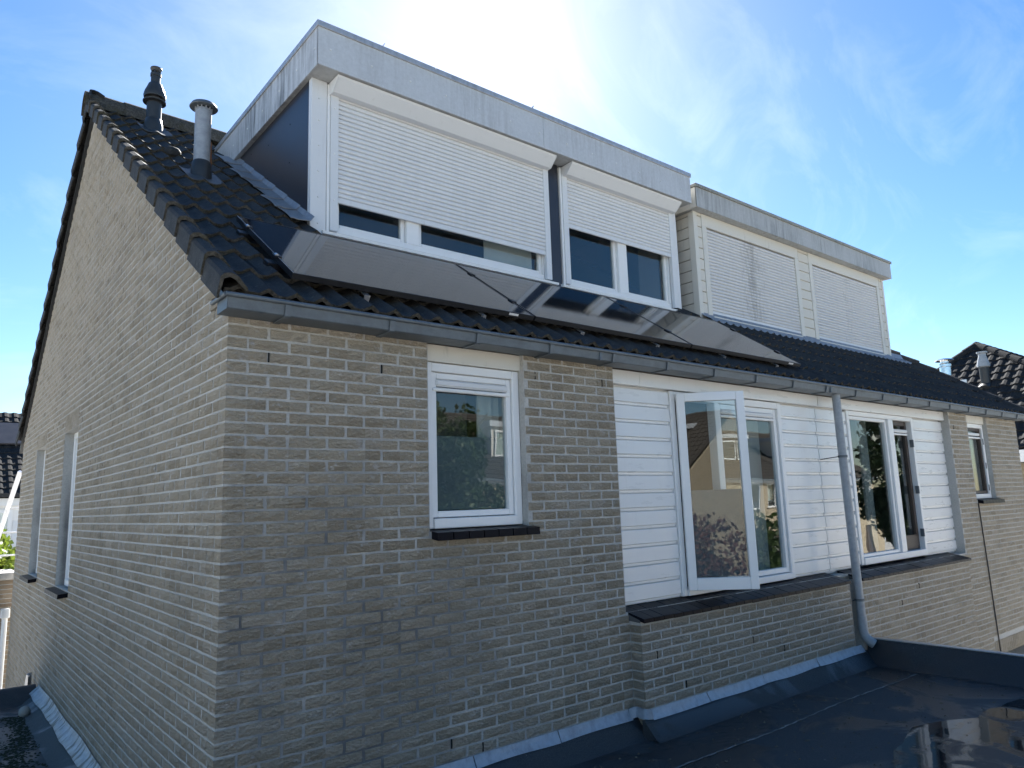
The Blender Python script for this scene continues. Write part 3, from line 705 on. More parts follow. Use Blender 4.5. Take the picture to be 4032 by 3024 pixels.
for a, b in ((DX0-.012, 2.134), (2.137, 4.709), (4.712, DX1+.012)):
    MB().box(a, b, DF-.014, DF+.06, 3.036, 3.087, bev=.003).build('roof_trim', CAPM, house)
MB().box(DX0-.012, DX0+.06, DF+.062, (3.087-.36)/SL+.05, 3.036, 3.087, bev=.003).build('roof_trim', CAPM, house); MB().box(DX1-.06, DX1+.012, DF+.062, (3.087-.36)/SL+.05, 3.036, 3.087, bev=.003).build('roof_trim', CAPM, house)
for x in (1.60, 3.27):      # small bent tags standing on the roof edge
    MB().prism([(0, 0), (.008, 0), (.030, .055), (.026, .056)], 'y', DF+.02, DF+.04); m = MB().prism([(x, 3.085), (x+.010, 3.085), (x+.040, 3.135), (x+.036, 3.137)], 'y', DF+.01, DF+.03); m.build('lead_tag', LEADD, house)
box('dormer_post', ALU, house, 1.075, 1.208, DW-.004, DW+.05, 1.385, DZB+.002, bev=.002); box('dormer_post', ALU, house, 5.638, 5.702, DW-.004, DW+.05, 1.385, DZB+.002, bev=.002)
for z in (2.55, 2.36, 2.14, 1.92, 1.70, 1.48): MB().tube([(1.14, DW-.003, z), (1.14, DW-.010, z)], [.009, .006], 10).build('screw_head', ALU, house)
box('dormer_panel', DARKP, house, 3.628, 3.775, DW+.002, DW+.04, 1.37, DZB+.002)
def shutter(parent, x0, x1, zt, zb, y, mat, bar_mat, pitch=.0413, bar=.048):
    n = int(round((zt-zb-bar)/pitch)); pitch = (zt-zb-bar)/n
    root = MB().box(x0, x1, y-.010, y+.012, zb, zb+bar-.002, bev=.003).build('roller_shutter', bar_mat, parent)
    pr = [(y+.012, .0), (y+.009, .0005), (y+.0085, .0045), (y-.003, .0065), (y-.0085, .014), (y-.0095, pitch*.55), (y-.007, pitch-.009), (y-.001, pitch-.002), (y+.012, pitch-.0015)]
    me = MB().prism([(a-y, b) for a, b in pr], 'x', 0, x1-x0).mesh('slat', mat, smooth=30)
    for i in range(n): link('slat', me, root, (x0, y+random.uniform(-.0006, .0006), zb+bar+i*pitch))
    return root
def guide(parent, x0, x1, z0, z1, y0, y1, mat): return box('shutter_guide', mat, parent, x0, x1, y0, y1, z0, z1, bev=.002)
def dormer_window(parent, x0, x1, zsill, zt, y, mulls, frame):
    w = window_frame(parent, x0, x1, zsill+.05, zt, y, .055, .07, frame, thick_bottom=.05)
    xs = [x0+.055] + [q for m in mulls for q in m] + [x1-.055]
    for a, b in mulls: box('mullion', frame, w, a, b, y-.012, y+.07, zsill+.10, zt-.055, bev=.003)
    for a, b in zip(xs[0::2], xs[1::2]): sash(w, a+.002, b-.002, zsill+.102, zt-.057, y+.02, .038, .045, frame)
    s_ = MB().prism([(y-.075, zsill), (y-.078, zsill+.022), (y-.005, zsill+.048), (y+.02, zsill+.048), (y+.02, zsill)], 'x', x0-.085, x1+.08).build('window_sill', frame, w)
    return w
dormer_window(house, 1.255, 3.612, 1.392, 2.66, 1.545, [(1.968, 2.097)], FRAME); dormer_window(house, 3.84, 5.60, 1.388, 2.66, 1.545, [(4.67, 4.81)], FRAME)
for a, b, box_a, box_b, zb in ((1.300, 3.566, 1.225, 3.614, 1.690), (3.886, 5.566, 3.832, 5.617, 2.058)):
    shutter(house, a+.004, b-.004, 2.632, zb, 1.512, SHUT, ALU)
    guide(house, a-.062, a+.006, 1.44, 2.62, 1.492, 1.535, ALU); guide(house, b-.006, b+.062, 1.44, 2.62, 1.492, 1.535, ALU)
    guide(house, a-.088, a-.064, 1.40, 2.70, 1.503, 1.535, FRAME); 
    MB().prism([(1.545, 2.709), (1.338, 2.709), (1.345, 2.690), (1.432, 2.606), (1.545, 2.606)], 'x', box_a+.004, box_b-.004).build('shutter_box', ALU, house)
    for x in (box_a, box_b-.004): MB().prism([(1.545, 2.7095), (1.335, 2.7095), (1.342, 2.688), (1.430, 2.602), (1.545, 2.602)], 'x', x, x+.004).build('shutter_box_end', ALU, house)
    for z in (2.5, 2.1, 1.7): MB().tube([(a-.03, 1.493, z), (a-.03, 1.487, z)], [.008, .006], 10).build('screw_head', FRAME, house)
    for z in (2.4, 2.0, 1.6): MB().tube([(b+.035, 1.493, z), (b+.035, 1.487, z)], [.008, .006], 10).build('screw_head', FRAME, house)
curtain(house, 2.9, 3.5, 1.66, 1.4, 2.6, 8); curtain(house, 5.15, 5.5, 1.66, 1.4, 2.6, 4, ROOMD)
# lead flashing along the cheek, lapped pieces dressed over the tiles
def lead_piece(s0, s1, w, lift):
    P = []
    for s_ in np.linspace(s0, s1, 7):
        row = []
        for t in np.linspace(0, 1, 9):
            x = 1.072-t*w*(1-.10*math.sin((s_-s0)/(s1-s0)*math.pi)); q = on_roof(x, s_, .39); h = .3*wave((x+.0535-.0735)) * min(1, t*1.6) + .060 - .012*t*t + lift*(1-(s_-s0)/(s1-s0)) + (.04 if t == 0 else 0)
            row.append((q.x, q.y-SN*h, q.z+CS*h))
        P.append(row)
    return MB().slab(P, (0, .002, -.004)).build('lead_flashing', LEADD, house, smooth=60)
s_ = 1.90
for i in range(7):
    lead_piece(s_, s_+.40, .18+.02*math.sin(i*2.1), .010); s_ += .335
MB().prism([(1.0, .372+SL*1.0), (1.53, .372+SL*1.53), (1.53, .36+SL*1.53), (1.0, .36+SL*1.0)], 'x', 1.10, 5.80).build('apron_flashing', LEADD, house)
# ------------------------------------------------------------------ dormer of the neighbour
NF, NW, NX0, NX1, NZB, NZT = 1.30, 1.42, 5.862, 11.06, 2.700, 2.955
MB().prism([(NF+.014, NZB+.003), (NF+.014, NZT), ((NZT-.36)/SL, NZT), ((NZB-.34)/SL, NZB+.003)], 'x', NX0+.014, NX1-.014).build('dormer_roof', FASCN, neigh)
MB().box(NX0, 8.80, NF, NF+.0125, NZB, NZT, bev=.0015).build('dormer_fascia', FASCN, neigh); MB().box(8.803, NX1, NF, NF+.0125, NZB, NZT, bev=.0015).build('dormer_fascia', FASCN, neigh)
for xa in (NX0, NX1-.0125): MB().prism([(NF+.0005, NZB), (NF+.0005, NZT), ((NZT-.34)/SL, NZT), ((NZB-.30)/SL, NZB)], 'x', xa, xa+.0125).build('dormer_side_fascia', CREAMP, neigh)
for a, b in ((NX0-.02, 8.795), (8.80, NX1+.02)): MB().box(a, b, NF-.02, NF+.06, NZT-.004, NZT+.036, bev=.003).build('roof_trim', CAPN, neigh)
MB().box(NX0-.02, NX0+.05, NF+.062, 3.8, NZT-.004, NZT+.036, bev=.003).build('roof_trim', CAPN, neigh)
def nboards(x0, x1, y, zlist, name='cladding_board'):
    for zt, zb in zip(zlist[:-1], zlist[1:]): MB().prism([(y+.03, zt-.001), (y, zt-.001), (y, zb+.016), (y+.018, zb+.012), (y+.018, zb), (y+.03, zb)], 'x', x0, x1).build(name, CREAM, neigh)
NZ = [2.70, 2.65]+[2.65-.138*i for i in range(1, 10)]+[1.35]
nboards(6.005, 6.088, NW, NZ); nboards(8.335, 8.605, NW, NZ); nboards(10.835, 10.925, NW, NZ)
box('corner_post', CREAMP, neigh, 5.93, 6.003, NW-.006, NW+.08, 1.34, NZB+.001, bev=.003); box('corner_post', CREAMP, neigh, 10.927, 10.985, NW-.006, NW+.08, 1.34, NZB+.001, bev=.003)
for i, (zt, zb) in enumerate(zip(NZ[:-1], NZ[1:])):       # left cheek boards, cut along the roof
    yb, ytp = (zb-.36)/SL, (zt-.36)/SL
    if zt < .36+SL*(NW+.1): continue
    zb2 = max(zb, .36+SL*(NW+.1)); yb = (zb2-.36)/SL
    MB().prism([(NW+.085, zb2+.010), (NW+.085, zt-.001), (ytp, zt-.001), (max(yb, NW+.09), zb2+.010)], 'x', 5.938, 5.965).build('cheek_board', CREAM, neigh)
MB().prism([(NW+.085, .34+SL*(NW+.085)), (NW+.085, 2.70), ((2.70-.34)/SL, 2.70)], 'x', 5.955, 5.99).build('dormer_cheek', DWOOD, neigh)  # backing coloured dark so the board grooves look shaded
MB().prism([(NW+.085, .34+SL*(NW+.085)), (NW+.085, 2.70), ((2.70-.34)/SL, 2.70)], 'x', 10.93, 10.975).build('dormer_cheek', CREAMP, neigh)
for a, b in ((6.180, 8.240), (8.698, 10.732)):
    box('shutter_head', CREAMP, neigh, a-.086, b+.086, NW-.004, NW+.05, 2.545, NZB+.001, bev=.003)
    guide(neigh, a-.086, a+.004, 1.355, 2.543, NW-.006, NW+.05, CREAMP); guide(neigh, b-.004, b+.086, 1.355, 2.543, NW-.006, NW+.05, CREAMP)
    shutter(neigh, a+.006, b-.006, 2.530, 1.432, NW+.018, SHUTN, ALU)
    box('window_sill', CREAMP, neigh, a+.006, b-.006, NW-.02, NW+.06, 1.345, 1.405, bev=.004); box('sill_shadow_board', BLK, neigh, a+.006, b-.006, NW+.03, NW+.06, 1.405, 1.44)  # black strip stands in for the shade between sill and shutter
P = []
for y, dz in ((1.44, .10), (1.405, .045), (1.28, .036)):
    P.append([(x, y, .39+SL*y+dz+(wave(x+.0735)*.9 if y < 1.35 else 0)) for x in np.arange(5.95, 11.4, .037)])
MB().slab([r[::-1] for r in P], (0, 0, -.004)).build('apron_flashing', LEADD, neigh, smooth=60)

# ------------------------------------------------------------------ flues on the roof
fx, fy = .463, 4.12; fz = zroof(fy)
fl = MB().lathe([(.073, fz-.12), (.073, fz+.345)], fx, fy, 24).build('flue_pipe', BLACKP, house, smooth=50)
MB().lathe([(.095, fz-.12), (.092, fz+.06), (.080, fz+.13), (.073, fz+.135)], fx, fy, 24, cap=False).build('base_sleeve', BLACKP, fl, smooth=50)
MB().lathe([(.073, fz+.315), (.112, fz+.325), (.114, fz+.335), (.073, fz+.348)], fx, fy, 24).build('collar', BLACKP, fl, smooth=40)
MB().lathe([(.060, fz+.345), (.060, fz+.385), (.105, fz+.375), (.110, fz+.40), (.100, fz+.445), (.078, fz+.50), (.066, fz+.535), (.052, fz+.545)], fx, fy, 24).build('cone', BLACKP, fl, smooth=40)
MB().lathe([(.047, fz+.54), (.047, fz+.62), (.054, fz+.625), (.054, fz+.655), (.047, fz+.66)], fx, fy, 24).build('neck', BLACKP, fl, smooth=40)
for i in range(6): 
    a = i*math.pi/3; MB().box(fx+.040*math.cos(a)-.006, fx+.040*math.cos(a)+.006, fy+.040*math.sin(a)-.006, fy+.040*math.sin(a)+.006, fz+.655, fz+.69).build('spacer', BLACKP, fl)
MB().lathe([(.044, fz+.685), (.058, fz+.712), (.055, fz+.722), (.02, fz+.73)], fx, fy, 24).build('cap', BLACKP, fl, smooth=40)
px, py = .486, 2.375; pz = zroof(py)
vp = MB().lathe([(.066, pz-.05), (.0655, pz+.62)], px, py, 28).build('vent_pipe', GALV, house, smooth=50)
MB().lathe([(.088, pz-.14), (.084, pz+.05), (.076, pz+.135), (.067, pz+.15)], px, py, 28, cap=False).build('base_sleeve', BLACKP, vp, smooth=50)
for i in range(12):
    a = i*math.pi/6; MB().box(px+.066*math.cos(a)-.005, px+.066*math.cos(a)+.005, py+.066*math.sin(a)-.005, py+.066*math.sin(a)+.005, pz+.60, pz+.655).build('cap_fin', GALV, vp)
MB().lathe([(.110, pz+.635), (.114, pz+.640), (.098, pz+.668), (.055, pz+.686), (.01, pz+.690)], px, py, 28).build('cap', ZINC, vp, smooth=40)
MB().tube([(px+.066, py-.02, pz+.12), (px+.066, py-.018, pz+.34)], [.012, .004], 6).build('rust_stain', m_plain('rust', (.16, .07, .03), .9, 0, .4, 30), vp)
def flange(cx, cy, name='lead_slate'):
    P = []
    for dy in np.linspace(-.19, .15, 9):
        P.append([(cx+dx, cy+dy-SN*.03, zroof(cy+dy)+CS*(wave(cx+dx+.0535-.0735)*.8+.032)) for dx in np.linspace(-.15, .15, 12)])
    MB().slab(P, (0, .002, -.005)).build(name, LEADB, house, smooth=60)
flange(fx, fy); flange(px, py)
vt = MB()
vt.lathe([(.075, 0), (.07, .03), (.045, .055), (.01, .062)], 0, 0, 16); q = on_roof(.42, (3.08+.095)/CS, .41)
vt.v = [(q.x+a, q.y+b*CS-c*SN, q.z+b*SN+c*CS) for a, b, c in vt.v]; vt.build('vent_tile', TILE, house, smooth=50)

# ------------------------------------------------------------------ solar panels
PW, PH, PK = 1.757, 1.172, .500
def solar(x0, label):
    y0 = .035; o = Vector((x0, y0, PK+SL*y0)); t = thing('solar_panel', o, label, 'solar panel', 'solar panels in a row under the dormer')
    def sl(mb): mb.v = [(o.x+x, o.y+y*CS-z*SN, o.z+y*SN+z*CS) for x, y, z in mb.v]; return mb
    w = PW-.018
    sl(MB().box(0, w, 0, .011, -.035, .0, bev=.001).box(0, w, PH-.011, PH, -.035, .0, bev=.001).box(0, .011, .011, PH-.011, -.035, -.0002, bev=.001).box(w-.011, w, .011, PH-.011, -.035, -.0002, bev=.001)).build('frame', BLK, t)
    sl(MB().box(.010, w-.010, .010, PH-.010, -.007, -.002)).build('glass', SOLAR, t); sl(MB().box(.012, w-.012, .012, PH-.012, -.012, -.0075)).build('back_sheet', BLK, t)
    return t, sl
labs = ['black solar panel nearest the gable edge, on the left of the row', 'black solar panel in the middle of the row of three', 'black solar panel at the far right end of the row']
for i in range(3):
    x0 = .352+i*PW; t, sl = solar(x0, labs[i])
    for yy in (.30, .90):
        for xx in ([0] if i == 0 else [-.009]) + ([PW-.018] if i == 2 else []):
            sl(MB().box(xx-.022, xx+.022, yy-.03, yy+.03, -.004, .008, bev=.003)).build('clamp', BLK, t)
            if (i == 0 and xx == 0): sl(MB().box(-.055, .02, yy-.04, yy+.04, -.075, -.036, bev=.003)).build('rail_end', BLK, t); sl(MB().tube([(-.004, yy-.012, .006), (-.004, yy+.012, .006)], .010, 8)).build('clamp_bolt', ALUM, t)
    for xx in (.45, 1.30): sl(MB().box(xx-.018, xx+.018, -.035, -.028, -.10, -.045).box(xx-.018, xx+.018, -.028, .06, -.052, -.045)).build('roof_hook', ALUM, t)
    sl(MB().box(0.0, PW-.02, .27, .31, -.072, -.037).box(0.0, PW-.02, .86, .90, -.072, -.037)).build('rail', BLK, t)
    if i == 0: sl(MB().box(0, .0025, .0, PH, .0003, .0012)).build('edge_highlight', ALUM, t)  # added bright strip, a highlight laid along the black frame edge
    if i != 1: sl(MB().box(1.52, 1.60, -.0015, .0005, -.022, -.006)).build('sticker', LABELW, t)

# ------------------------------------------------------------------ flat-roofed extension, its flashings and the puddle
EZ = -2.36
ext = thing('extension', (2.0, -2.5, GZ), 'flat-roofed extension with wet black bitumen roof below the facade', 'extension')
MB().box(-2.6, 6.10, -4.6, -.0, GZ, EZ-.06).build('wall', BRICK, ext)
MB().box(-2.62, 6.02, -4.6, -.02, EZ-.055, EZ).build('roof_felt', FELT, ext)
def upstand(x0, x1, y): return MB().prism([(y-.002, EZ-.02), (y-.155, EZ+.0015), (y-.12, EZ+.018), (y-.050, EZ+.088), (y-.024, EZ+.118), (y-.002, EZ+.118)], 'x', x0, x1).build('felt_upstand', FELT, ext, smooth=50)
upstand(-.02, 2.85, 0.0); upstand(2.80, 5.99, -.107)
PX = 5.965
MB().prism([(PX+.14, EZ-.10), (PX-.06, EZ+.001), (PX-.03, EZ+.03), (PX+.075, EZ+.20), (PX+.09, EZ+.215), (PX+.14, EZ+.215)], 'y', -4.6, -.135).build('parapet', FELT, ext, smooth=40)
MB().box(PX+.085, PX+.150, -4.6, -.135, EZ+.2155, EZ+.228, bev=.003).build('parapet_trim', ALUM, ext)
for yy, a, b in ((-.62, -2.5, 5.85), (-1.62, -2.5, 5.85), (-2.6, -2.5, 5.85)):
    MB().slab([[(x, yy+.012*math.sin(x*3.1)+dy, EZ+.0035) for x in np.arange(a, b, .12)] for dy in (0, .9)], (0, 0, -.003)).build('felt_sheet', FELT, ext)
    MB().slab([[(x, yy+.012*math.sin(x*3.1)+.004*math.sin(x*41)+dy, EZ+.0050) for x in np.arange(a, b, .04)] for dy in (-.007, .005)], (0, 0, -.002)).build('felt_seam', SEAM, ext)
def wall_lead(x0, x1, y, droop=0):
    P = []
    for z, dy in ((-2.188, -.006), (-2.20, -.011), (-2.225, -.022), (-2.250, -.038)):
        P.append([(x, y+dy-(0.004*math.sin(x*9+droop) if z < -2.21 else 0), z+(.0035*math.sin(x*7+droop) if z < -2.21 else 0)) for x in np.linspace(x0, x1, 12)])
    MB().slab(P, (0, .003, 0)).build('lead_flashing', LEAD, ext, smooth=60)
for i, (a, b) in enumerate(((-.01, .60), (.606, 1.455), (1.462, 2.115), (2.122, 2.79))): wall_lead(a, b, 0 - .001*(i % 2), i)
for i, (a, b) in enumerate(((2.88, 3.515), (3.522, 4.255), (4.262, 5.095), (5.102, 5.93))): wall_lead(a, b, -.107 - .001*(i % 2), i+1.5)
P = []
for z, e in ((-2.184, .008), (-2.21, .016), (-2.246, .030)):
    P.append([(2.775, -.004-e, z), (2.81, -.012-e, z+.008), (2.843-e, -.03-e, z+.012), (2.838-e, -.09-e*.5, z+.01), (2.85-e*.5, -.118-e*.6, z+.006), (2.89, -.112-e, z)])
MB().slab(P, (0, .003, 0)).build('lead_corner', LEADD, ext, smooth=60)
# puddle
t = NT('puddle_water'); nm = t.bump(t.noise(t.pos(), 7, 2), .004, .12)
pr_ = t.math('ADD', .03, t.math('MULTIPLY', t.f(t.noise(t.pos(), 2.6, 5, .6, .6), .47, .60), .42)); PUD = t.done((.014, .018, .020), pr_, nm, 0, .24)
pud = []
for i in range(64):
    a = 2*math.pi*i/64; r = 1 + .16*math.sin(3*a+1) + .07*math.sin(7*a) + .035*math.sin(13*a+2) + .02*math.sin(23*a); pud.append((4.30+1.55*r*math.cos(a)+.60*r*math.sin(a), -2.0+.66*r*math.sin(a)-.06*math.cos(a)))
pm = MB().prism(pud, 'z', EZ+.0048, EZ+.0075); puddle = pm.build('puddle', PUD, None, loc=(4.35, -2.0, EZ+.0048)); tag(puddle, kind='structure')

# debris on the felt
deb = MB(); rr = random.Random(5)
for i in range(420):
    x, y = rr.uniform(1.2, 5.8), rr.uniform(-1.9, -.25); s_ = rr.uniform(.003, .012)*(2 if rr.random() < .06 else 1); a = rr.uniform(0, 6.3)
    deb.add([(x+s_*math.cos(a+k*1.57)*(1 if k % 2 else 1.7), y+s_*math.sin(a+k*1.57), EZ+.004+(.004 if k == 1 else .0)) for k in range(4)] + [(x, y, EZ+.012)], [(0, 1, 4), (1, 2, 4), (2, 3, 4), (3, 0, 4), (3, 2, 1, 0)])
tag(deb.build('leaf_litter', m_plain('litter', (.10, .085, .06), .9, 0, .5, 60), None, loc=(3.5, -1, EZ)), 'bits of moss and leaf litter on the flat roof', 'litter', kind='stuff')

# ------------------------------------------------------------------ garage on the left
GRZ = -2.66
gar = thing('garage', (-2.0, 3.0, GZ), 'low garage with mossy black flat roof against the gable wall', 'garage')
MB().box(-4.2, -.001, .15, 5.95, GZ, GRZ-.05).build('wall', BRICK, gar); MB().box(-4.2, -.004, .15, 5.94, GRZ-.049, GRZ).build('roof_felt', FELTM, gar)
MB().prism([(5.97, GRZ-.10), (5.97, GRZ+.155), (5.93, GRZ+.16), (5.89, GRZ+.145), (5.76, GRZ+.03), (5.70, GRZ+.001)], 'x', -4.2, -.02).build('roof_upstand', FELT, gar, smooth=40)
MB().prism([(-.003, GRZ+.095), (-.03, GRZ+.095), (-.06, GRZ+.07), (-.15, GRZ+.015), (-.20, GRZ+.001), (-.003, GRZ-.01)], 'y', .2, 5.80).build('side_upstand', FELTM, gar, smooth=40)
rr = random.Random(4); P = []
for dx, z in ((-.006, -2.480), (-.014, -2.50), (-.040, -2.53), (-.082, -2.566)):
    P.append([(dx+(.006*math.sin(y*3.1)+.004*math.sin(y*7.7+1)+rr.uniform(-.003, .003))*(dx < -.02), y, z+.010*math.sin(y*4+1)*(dx > -.02)) for y in np.linspace(.4, 5.82, 60)])
MB().slab(P, (0, 0, -.004)).build('lead_flashing', LEADG, gar, smooth=60)
mo = MB(); rr = random.Random(9)
for i in range(2600):
    y = rr.uniform(2.0, 5.3); x = -.33-.10*math.sin(y*2.3)+rr.gauss(0, .075); 
    if rr.random() < .25: x = rr.uniform(-1.2, -.2); y = rr.choice((4.35, 3.4, 5.25, 2.8))+rr.gauss(0, .06)
    r_ = rr.uniform(.006, .017); h = r_*rr.uniform(.3, .7)
    mo.add([(x+r_*math.cos(k*1.257), y+r_*math.sin(k*1.257), GRZ+.0005) for k in range(5)] + [(x, y, GRZ+h)], [(k, (k+1) % 5, 5) for k in range(5)])
mo.build('moss', MOSS, gar, kind='stuff')
ball = MB(); ball.lathe([(.004, GRZ-.002), (.035, GRZ+.004), (.05, GRZ+.03), (.05, GRZ+.055), (.036, GRZ+.085), (.012, GRZ+.098)], -.18, 5.22, 20)
tag(ball.build('ball', m_plain('faded_ball', (.30, .29, .26), .8), None, smooth=60, loc=(-.18, 5.22, GRZ)), 'faded grey ball lying on the mossy garage roof', 'ball')
lad = thing('ladder', (-.80, 13.75, GZ), 'aluminium ladder leaning up towards the rear eave', 'ladder')
a0, a1 = Vector((-.80, 13.8, GZ)), Vector((.008, 9.50, -.05)); wv_ = Vector((.40, .10, 0))
for off in (Vector((0, 0, 0)), wv_): MB().tube([a0+off, a1+off], .034, 4).build('stile', ALUM, lad)
for i in range(1, 14): q = a0.lerp(a1, i/14.5); MB().tube([q, q+wv_], .014, 8).build('rung', ALUM, lad)
lad2 = thing('ladder', (-.10, 6.2, GZ), 'top of an aluminium ladder showing above the garage roof edge', 'ladder')
for x in (-.115, -.50): MB().tube([(x, 7.3, GZ), (x+.06, 6.22, -2.44)], .028, 4).build('stile', ALUM, lad2)
for i in range(1, 10): z = GZ+i*.28; y = 7.3-(z-GZ)/(2.86)*1.08; MB().tube([(-.50+.06*i/10, y, z), (-.115+.06*i/10, y, z)], .012, 8).build('rung', ALUM, lad2)
MB().box(-.065, -.03, 6.2, 6.24, -2.62, -2.42).build('hook', STEEL, lad2)

# ------------------------------------------------------------------ ground
t = NT('garden_ground'); n = t.noise(t.pos(), .35, 6, .6); n2 = t.noise(t.pos(), 30, 4, .7)
c = t.mix(t.f(n, .36, .42), (.075, .105, .03), (.50, .485, .46)); c = t.mix(t.math('MULTIPLY', n2, .12), c, (.04, .05, .02))
GM = t.done(c, .95, t.bump(n2, .02, .6))
gm = MB().grid([[(x, y, GZ) for x in np.linspace(-600, 600, 13)] for y in np.linspace(-600, 600, 13)]); tag(gm.build('ground', GM, None, loc=(0, 0, GZ)), kind='structure')

# ------------------------------------------------------------------ trees, shrubs
BARK = m_plain('bark', (.09, .07, .05), .95, 0, .35, 14, 1.0)
LG = leaf_material('leaf_green', (.035, .065, .014), (.07, .115, .022)); LY = leaf_material('leaf_yellow_green', (.10, .16, .02), (.20, .24, .035), .45); LR = leaf_material('leaf_copper', (.10, .03, .02), (.16, .06, .03)); LP = leaf_material('pine_needles', (.018, .04, .014), (.045, .075, .022), .2)
def foliage_tree(name, base, label, cat, crown, rx, rz, n, leaf, mat, group=None, trunk=True, seed=1):
    r = np.random.default_rng(seed); t = thing(name, base, label, cat, group); b = Vector(base); c_ = Vector(crown)
    if trunk:
        tb = MB(); h = c_.z-b.z; top = Vector((c_.x, c_.y, c_.z+rz*.35))
        tb.tube([b-Vector((0, 0, .1)), b.lerp(c_, .45)+Vector((.05, .03, 0)), c_, top], [.06+.03*h, .045+.022*h, .03+.012*h, .015], 9)
        for k in range(9):
            a = k*2.4; s0 = b.lerp(c_, .55+.05*k); e = c_+Vector((math.cos(a)*rx*.75, math.sin(a)*rx*.75, rz*(-.3+.12*k))); tb.tube([s0, s0.lerp(e, .5)+Vector((0, 0, .12*rz)), e], [.03+.006*h, .02+.003*h, .008], 6)
        tb.build('trunk', BARK, t, smooth=50)
    K = 26; d = r.normal(size=(K, 3)); d /= np.linalg.norm(d, axis=1)[:, None]; ctr = d*(r.uniform(.25, .95, (K, 1)))*np.array([rx, rx, rz])*.85; rad_ = r.uniform(.22, .42, K)*min(rx, rz)
    k = r.integers(0, K, n); dv = r.normal(size=(n, 3)); dv /= np.linalg.norm(dv, axis=1)[:, None]; pos = ctr[k]+dv*(rad_[k]*r.uniform(.35, 1.1, n)**.6)[:, None]+np.array(crown)
    pos[:, 2] = np.maximum(pos[:, 2], b.z+.05)
    a = r.normal(size=(n, 3)); a /= np.linalg.norm(a, axis=1)[:, None]; bb = np.cross(a, r.normal(size=(n, 3))); bb /= np.linalg.norm(bb, axis=1)[:, None]
    s_ = leaf*r.uniform(.6, 1.3, n)[:, None]; V = np.stack([pos-a*s_, pos+bb*s_*.55-a*s_*.1, pos+a*s_, pos-bb*s_*.55-a*s_*.1], 1).reshape(-1, 3) - np.array(base)
    me = bpy.data.meshes.new('crown'); me.from_pydata(V.tolist(), [], np.arange(4*n).reshape(n, 4).tolist()); me.update(); me.materials.append(mat)
    o = bpy.data.objects.new('crown', me); COL.objects.link(o); o.parent = t; ORG[o.name] = b
    return t
foliage_tree('leafy_shrub', (.15, 12.8, GZ), 'sunlit yellow-green leafy shrub behind the gable wall', 'shrub', (.15, 12.8, -2.1), 1.0, 1.6, 6000, .075, LY, seed=2)
foliage_tree('garden_tree', (5.6, -6.4, GZ), 'green garden tree mirrored in the small window', 'tree', (5.55, -6.4, -.7), 1.25, 2.3, 24000, .06, LG, seed=3)
foliage_tree('laurel_bush', (16.8, -8.2, GZ), 'broad green laurel mirrored in the fixed pane beside the open casement', 'shrub', (16.8, -8.2, -3.0), 2.4, 2.2, 9000, .10, LG, trunk=True, seed=4)
foliage_tree('pine_tree', (23.2, -6.2, GZ), 'dark pine tree mirrored in the neighbouring window', 'tree', (23.2, -6.2, -.8), 1.7, 3.3, 9000, .10, LP, seed=5)
foliage_tree('copper_shrub', (-2.6, -9.2, GZ), 'copper-leaved shrub mirrored in the open casement', 'shrub', (-2.8, -9.2, -2.75), 1.9, 2.3, 12000, .07, LR, seed=6)
for i, (x, y, h) in enumerate(((2, -33, 4), (14, -35, 5), (27, -34, 4.5), (38, -35, 5), (-18, -34, 5))):
    foliage_tree('far_tree', (x, y, GZ), ['rounded tree behind the opposite roofs, first from the left', 'tall tree behind the opposite roofs, second', 'tree behind the opposite roofs, third', 'tree behind the opposite roofs, fourth', 'lone tree behind the leftmost opposite houses'][i], 'tree', (x, y, 1.5), 3.0, h, 3500, .22, LG, 'trees behind the opposite houses', seed=20+i)

# ------------------------------------------------------------------ background houses
YBR = brick_material('brick_yellow', (.48, .40, .28), (.40, .32, .21), (.56, .48, .35), bloom=.8); RTILE = tile_material('roof_tile_far', (.014, .015, .017), (.036, .037, .039), .9, .12); RTB = tile_material('roof_tile_brown', (.05, .042, .036), (.10, .088, .075), .9, .12)
def ribbed_slope(mb, x0, x1, ya, za, yb, zb, rows, pitch=.30):
    """tiled slope from eave (ya,za) to ridge (yb,zb): stepped courses with a waved front edge"""
    xs = np.arange(x0, x1+.01, pitch/4); L = math.hypot(yb-ya, zb-za); ny, nz_ = -(zb-za)/L*np.sign(yb-ya), abs(yb-ya)/L
    for j in range(rows):
        P = []
        for f_, lift in ((j/rows, .03), ((j+1)/rows, .0)):
            P.append([(x, ya+(yb-ya)*f_+ny*(lift+.022*math.cos(2*math.pi*x/pitch)), za+(zb-za)*f_+nz_*(lift+.022*math.cos(2*math.pi*x/pitch))) for x in xs])
        P.insert(0, [(x, y-ny*.03, z-nz_*.03) for x, y, z in P[0]])
        mb.grid(P if yb > ya else [r[::-1] for r in P])
